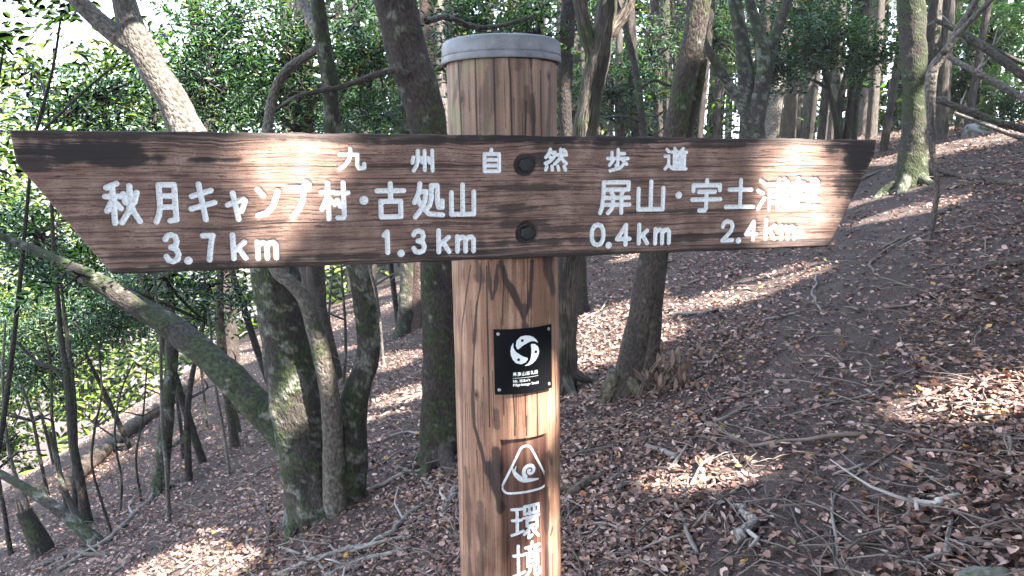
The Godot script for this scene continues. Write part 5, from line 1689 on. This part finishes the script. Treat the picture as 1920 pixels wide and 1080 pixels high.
func build_far_wood() -> void:
	var g := RandomNumberGenerator.new()
	g.seed = 321
	var root := thing("distant_woodland", "mass of distant sunlit foliage closing the view between the trunks", "woodland", Vector3(0, ground_base(0), -22), "")
	root.set_meta("kind", "stuff")
	var a1 := []
	var a2 := []
	for n in FAR_N:
		var a := g.randf_range(-0.95, 0.95)
		var r := g.randf_range(17.0, 34.0)
		var p := Vector3(sin(a) * r, 0, -cos(a) * r)
		p.y = ground_base(p.x) + g.randf() * 9.0 if a > -0.2 else g.randf_range(-6.0, 4.5)
		var w := n_big.get_noise_3dv(p * 0.55) + 0.5 * n_big.get_noise_3dv(p * 1.4)
		if w < (0.0 if a > -0.25 else 0.05): continue
		(a1 if n % 3 and a > -0.2 else a2).append(p)
	leaves("foliage", root, 0, a1, TINTS[1], 3.4, g, false)
	leaves("foliage", root, 2, a2, TINTS[2], 3.2, g, false)

func build_sticks() -> void:
	var g := RandomNumberGenerator.new()
	g.seed = 64
	for k in STICKS.size():
		var q: Array = STICKS[k]
		var r: float = q[0][2]
		if k == 28:
			stick("fallen_log", "brown rotting log lying up the slope behind the saplings", "", q, g, BROWN_STICK, 0.02)
		elif k in [18, 20, 21]:
			stick("surface_root", ["thick brown root crossing the trail below the mossy trunk", "long brown root running out from the mossy trunk", "thinner root close below the long one by the mossy trunk"][[18, 20, 21].find(k)], "roots across the trail", q, g, BROWN_STICK, -0.01)
		else:
			stick("fallen_branch", "", "dead branches on the ground", q, g, PALE_STICK if k in [0, 1, 2, 6, 13, 38] else GREY_STICK if k % 5 != 4 else BROWN_STICK)
	for n in 90:
		var d := 2.1 * pow(4.6, g.randf())
		var a := g.randf_range(-0.66, 0.66)
		var x := sin(a) * d
		var z := -cos(a) * d
		if absf(x) < 0.35 and d < 2.2: continue
		var l := g.randf_range(0.25, 0.9)
		var b := g.randf() * TAU
		var r := g.randf_range(0.004, 0.010)
		stick("fallen_branch", "", "dead branches on the ground", [[x, z, r], [x + cos(b) * l * 0.5, z + sin(b) * l * 0.5, r * 0.85], [x + cos(b + 0.35) * l, z + sin(b + 0.35) * l, r * 0.5]], g, GREY_STICK if n % 2 else BROWN_STICK, 0.0)
	for k in POLES.size():
		var p: Array = POLES[k]
		var root := thing("fallen_pole", ["thick bare dead trunk leaning highest on the ridge", "thinner dead trunk below the thick leaning one", "dead trunk aslant just above the ridge top", "thin dead pole resting on the ridge ground", "thin dead pole above the thick leaning trunk"][k], "fallen trunk", Vector3(p[-1][0], ground_y(p[-1][0], p[-1][2]), p[-1][2]), "dead trunks fallen aslant")
		var e: Array = p[-1]
		var pp := p.duplicate()
		var d0 := Vector3(p[-1][0] - p[-2][0], p[-1][1] - p[-2][1], p[-1][2] - p[-2][2])
		pp.append([e[0] + d0.x * 1.5, e[1] + d0.y * 1.5, e[2] + d0.z * 1.5, e[3]])
		limb("trunk", pp, root, GREY_STICK if k % 2 else BROWN, M.bark, 10, 0.06)
		for n in 4:
			var t: Array = p[g.randi_range(0, p.size() - 1)]
			var l := g.randf_range(0.2, 0.5)
			limb("twig", [[t[0], t[1], t[2], 0.01], [t[0] + g.randf_range(-0.2, 0.2), t[1] + l * g.randf_range(-0.5, 0.8), t[2] + g.randf_range(-0.2, 0.2), 0.005]], root, GREY_STICK, M.dead_wood, 5, 0.1)

func rock(called: String, label: String, where: Vector2, size: Vector3, colour: Color, moss: float, seed_: int) -> void:
	var v := PackedVector3Array()
	var c := PackedColorArray()
	var idx := PackedInt32Array()
	var n := 28
	for j in n + 1:
		for i in n + 1:
			var a := TAU * (i % n) / n
			var b := PI * j / n
			var d := Vector3(sin(b) * cos(a), cos(b), sin(b) * sin(a))
			var k := 1.0 + 0.28 * n_big.get_noise_3dv(d * 2.2 + Vector3(seed_, 0, 0)) + 0.16 * n_mid.get_noise_3dv(d * 1.4 + Vector3(0, seed_, 0)) + 0.05 * n_fine.get_noise_3dv(d * 1.5)
			v.append(d * size * k)
			var t := 0.5 + 0.8 * n_mid.get_noise_3dv(d * 2.0 + Vector3(seed_, 9, 0))
			c.append((colour * lerpf(0.7, 1.2, clampf(t, 0, 1))).lerp(Color(0.06, 0.085, 0.03), smoothstep(0.5 - moss, 0.8 - moss, n_mid.get_noise_3dv(d * 1.1 + Vector3(3, 3, seed_)) + 0.3)))
	for j in n:
		for i in n:
			var a := j * (n + 1) + i
			idx.append_array([a, a + 1, a + n + 1, a + 1, a + n + 2, a + n + 1])
	var o := part(numbered(called), mesh_of(v, idx, c), M.stone, self)
	o.position = Vector3(where.x, ground_y(where.x, where.y) + size.y * 0.2, where.y)
	tag(o, label, "rock")

func stump(where: Vector2) -> void:
	var y := ground_y(where.x, where.y)
	var root := thing("broken_stump", "dark broken stump low on the slope under the slim dark tree", "stump", Vector3(where.x, y, where.y))
	limb("trunk", [[where.x + 0.06, y - 0.1, where.y, 0.10], [where.x, y + 0.12, where.y, 0.08], [where.x - 0.09, y + 0.38, where.y, 0.06]], root, DARK, M.bark, 14, 0.03)
	for k in 5:
		limb("splinter", [[where.x - 0.09 + 0.03 * cos(k * 1.3), y + 0.34, where.y + 0.03 * sin(k * 1.3), 0.018], [where.x - 0.11 + 0.035 * cos(k * 1.3), y + 0.44 + 0.03 * (k % 3), where.y + 0.035 * sin(k * 1.3), 0.004]], root, BROWN_STICK, M.dead_wood, 6, 0.05)

const LITTER_N := 340000
const CANOPY_N := 70000
const FAR_N := 19000

func _ready() -> void:
	rng.seed = 4242
	for q in [[n_big, 1, 0.35, 3], [n_mid, 2, 1.6, 3], [n_fine, 3, 5.0, 3]]:
		q[0].seed = q[1]
		q[0].frequency = q[2]
		q[0].fractal_octaves = q[3]
		q[0].noise_type = FastNoiseLite.TYPE_SIMPLEX_SMOOTH
	# camera
	var cam := Camera3D.new()
	cam.name = "camera"
	add_child(cam)
	cam.position = Vector3(0, 1.55, 0)
	cam.rotation_degrees = Vector3(-9.5, 0, 0)
	cam.fov = 42.58
	cam.near = 0.05
	cam.far = 500.0
	cam.current = true
	# sky, exposure
	var env := Environment.new()
	var sky := Sky.new()
	var sm := ProceduralSkyMaterial.new()
	sm.sky_top_color = Color(0.74, 0.83, 0.97)
	sm.sky_horizon_color = Color(0.93, 0.96, 1.0)
	sm.sky_curve = 0.25
	sm.ground_bottom_color = Color(0.25, 0.26, 0.22)
	sm.ground_horizon_color = Color(0.75, 0.78, 0.76)
	sm.sky_energy_multiplier = 0.80
	sky.sky_material = sm
	env.background_mode = Environment.BG_SKY
	env.sky = sky
	env.tonemap_mode = Environment.TONE_MAPPER_LINEAR
	env.tonemap_exposure = 9.2
	env.fog_enabled = true                       # added haze, standing in for glare that lifts the dark distance
	env.fog_density = 0.0014
	env.fog_light_color = Color(0.93, 0.96, 0.97)
	env.sdfgi_enabled = true
	env.ssao_enabled = true
	env.ssil_enabled = true
	var we := WorldEnvironment.new()
	we.name = "world"
	we.environment = env
	add_child(we)
	# sun: high, behind the viewer's shoulder on the uphill side
	var sun := DirectionalLight3D.new()
	sun.name = "sun"
	add_child(sun)
	sun.look_at_from_position(SUN * 50.0, Vector3.ZERO, Vector3.UP)
	sun.light_energy = 1.6
	sun.light_color = Color(1.0, 0.965, 0.925)
	sun.light_angular_distance = 0.5
	sun.shadow_enabled = true
	for q in PATCHES:
		gaps.append([Vector3(q[0], q[1], q[2]), q[3] * 1.25 + 0.01])
	make_materials()
	var wl: StandardMaterial3D = M.litter.duplicate()
	wl.vertex_color_use_as_albedo = false
	wl.albedo_color = lin(0.17, 0.105, 0.080)
	M.withered = wl
	var stn := StandardMaterial3D.new()
	stn.vertex_color_use_as_albedo = true
	stn.roughness = 0.9
	M.stone = stn
	make_sprigs()
	print("materials ", Time.get_ticks_msec())
	build_ground()
	print("ground ", Time.get_ticks_msec())
	build_signpost()
	print("sign ", Time.get_ticks_msec())
	build_trees()
	print("trees ", Time.get_ticks_msec())
	build_bough()
	build_saplings()
	build_understory()
	print("understory ", Time.get_ticks_msec())
	build_plantation()
	build_far_wood()
	build_canopy()
	print("canopy ", Time.get_ticks_msec())
	build_sticks()
	stump(Vector2(-3.75, -5.45))
	rock("boulder", "mossy grey rock half buried at the trail edge", Vector2(1.23, -1.76), Vector3(0.085, 0.045, 0.05), Color(0.16, 0.15, 0.125), 0.05, 5)
	rock("boulder", "pale grey rock under the fallen poles on the ridge", Vector2(6.05, -9.75), Vector3(0.22, 0.13, 0.16), Color(0.26, 0.27, 0.28), 0.1, 8)
	print("done ", Time.get_ticks_msec())
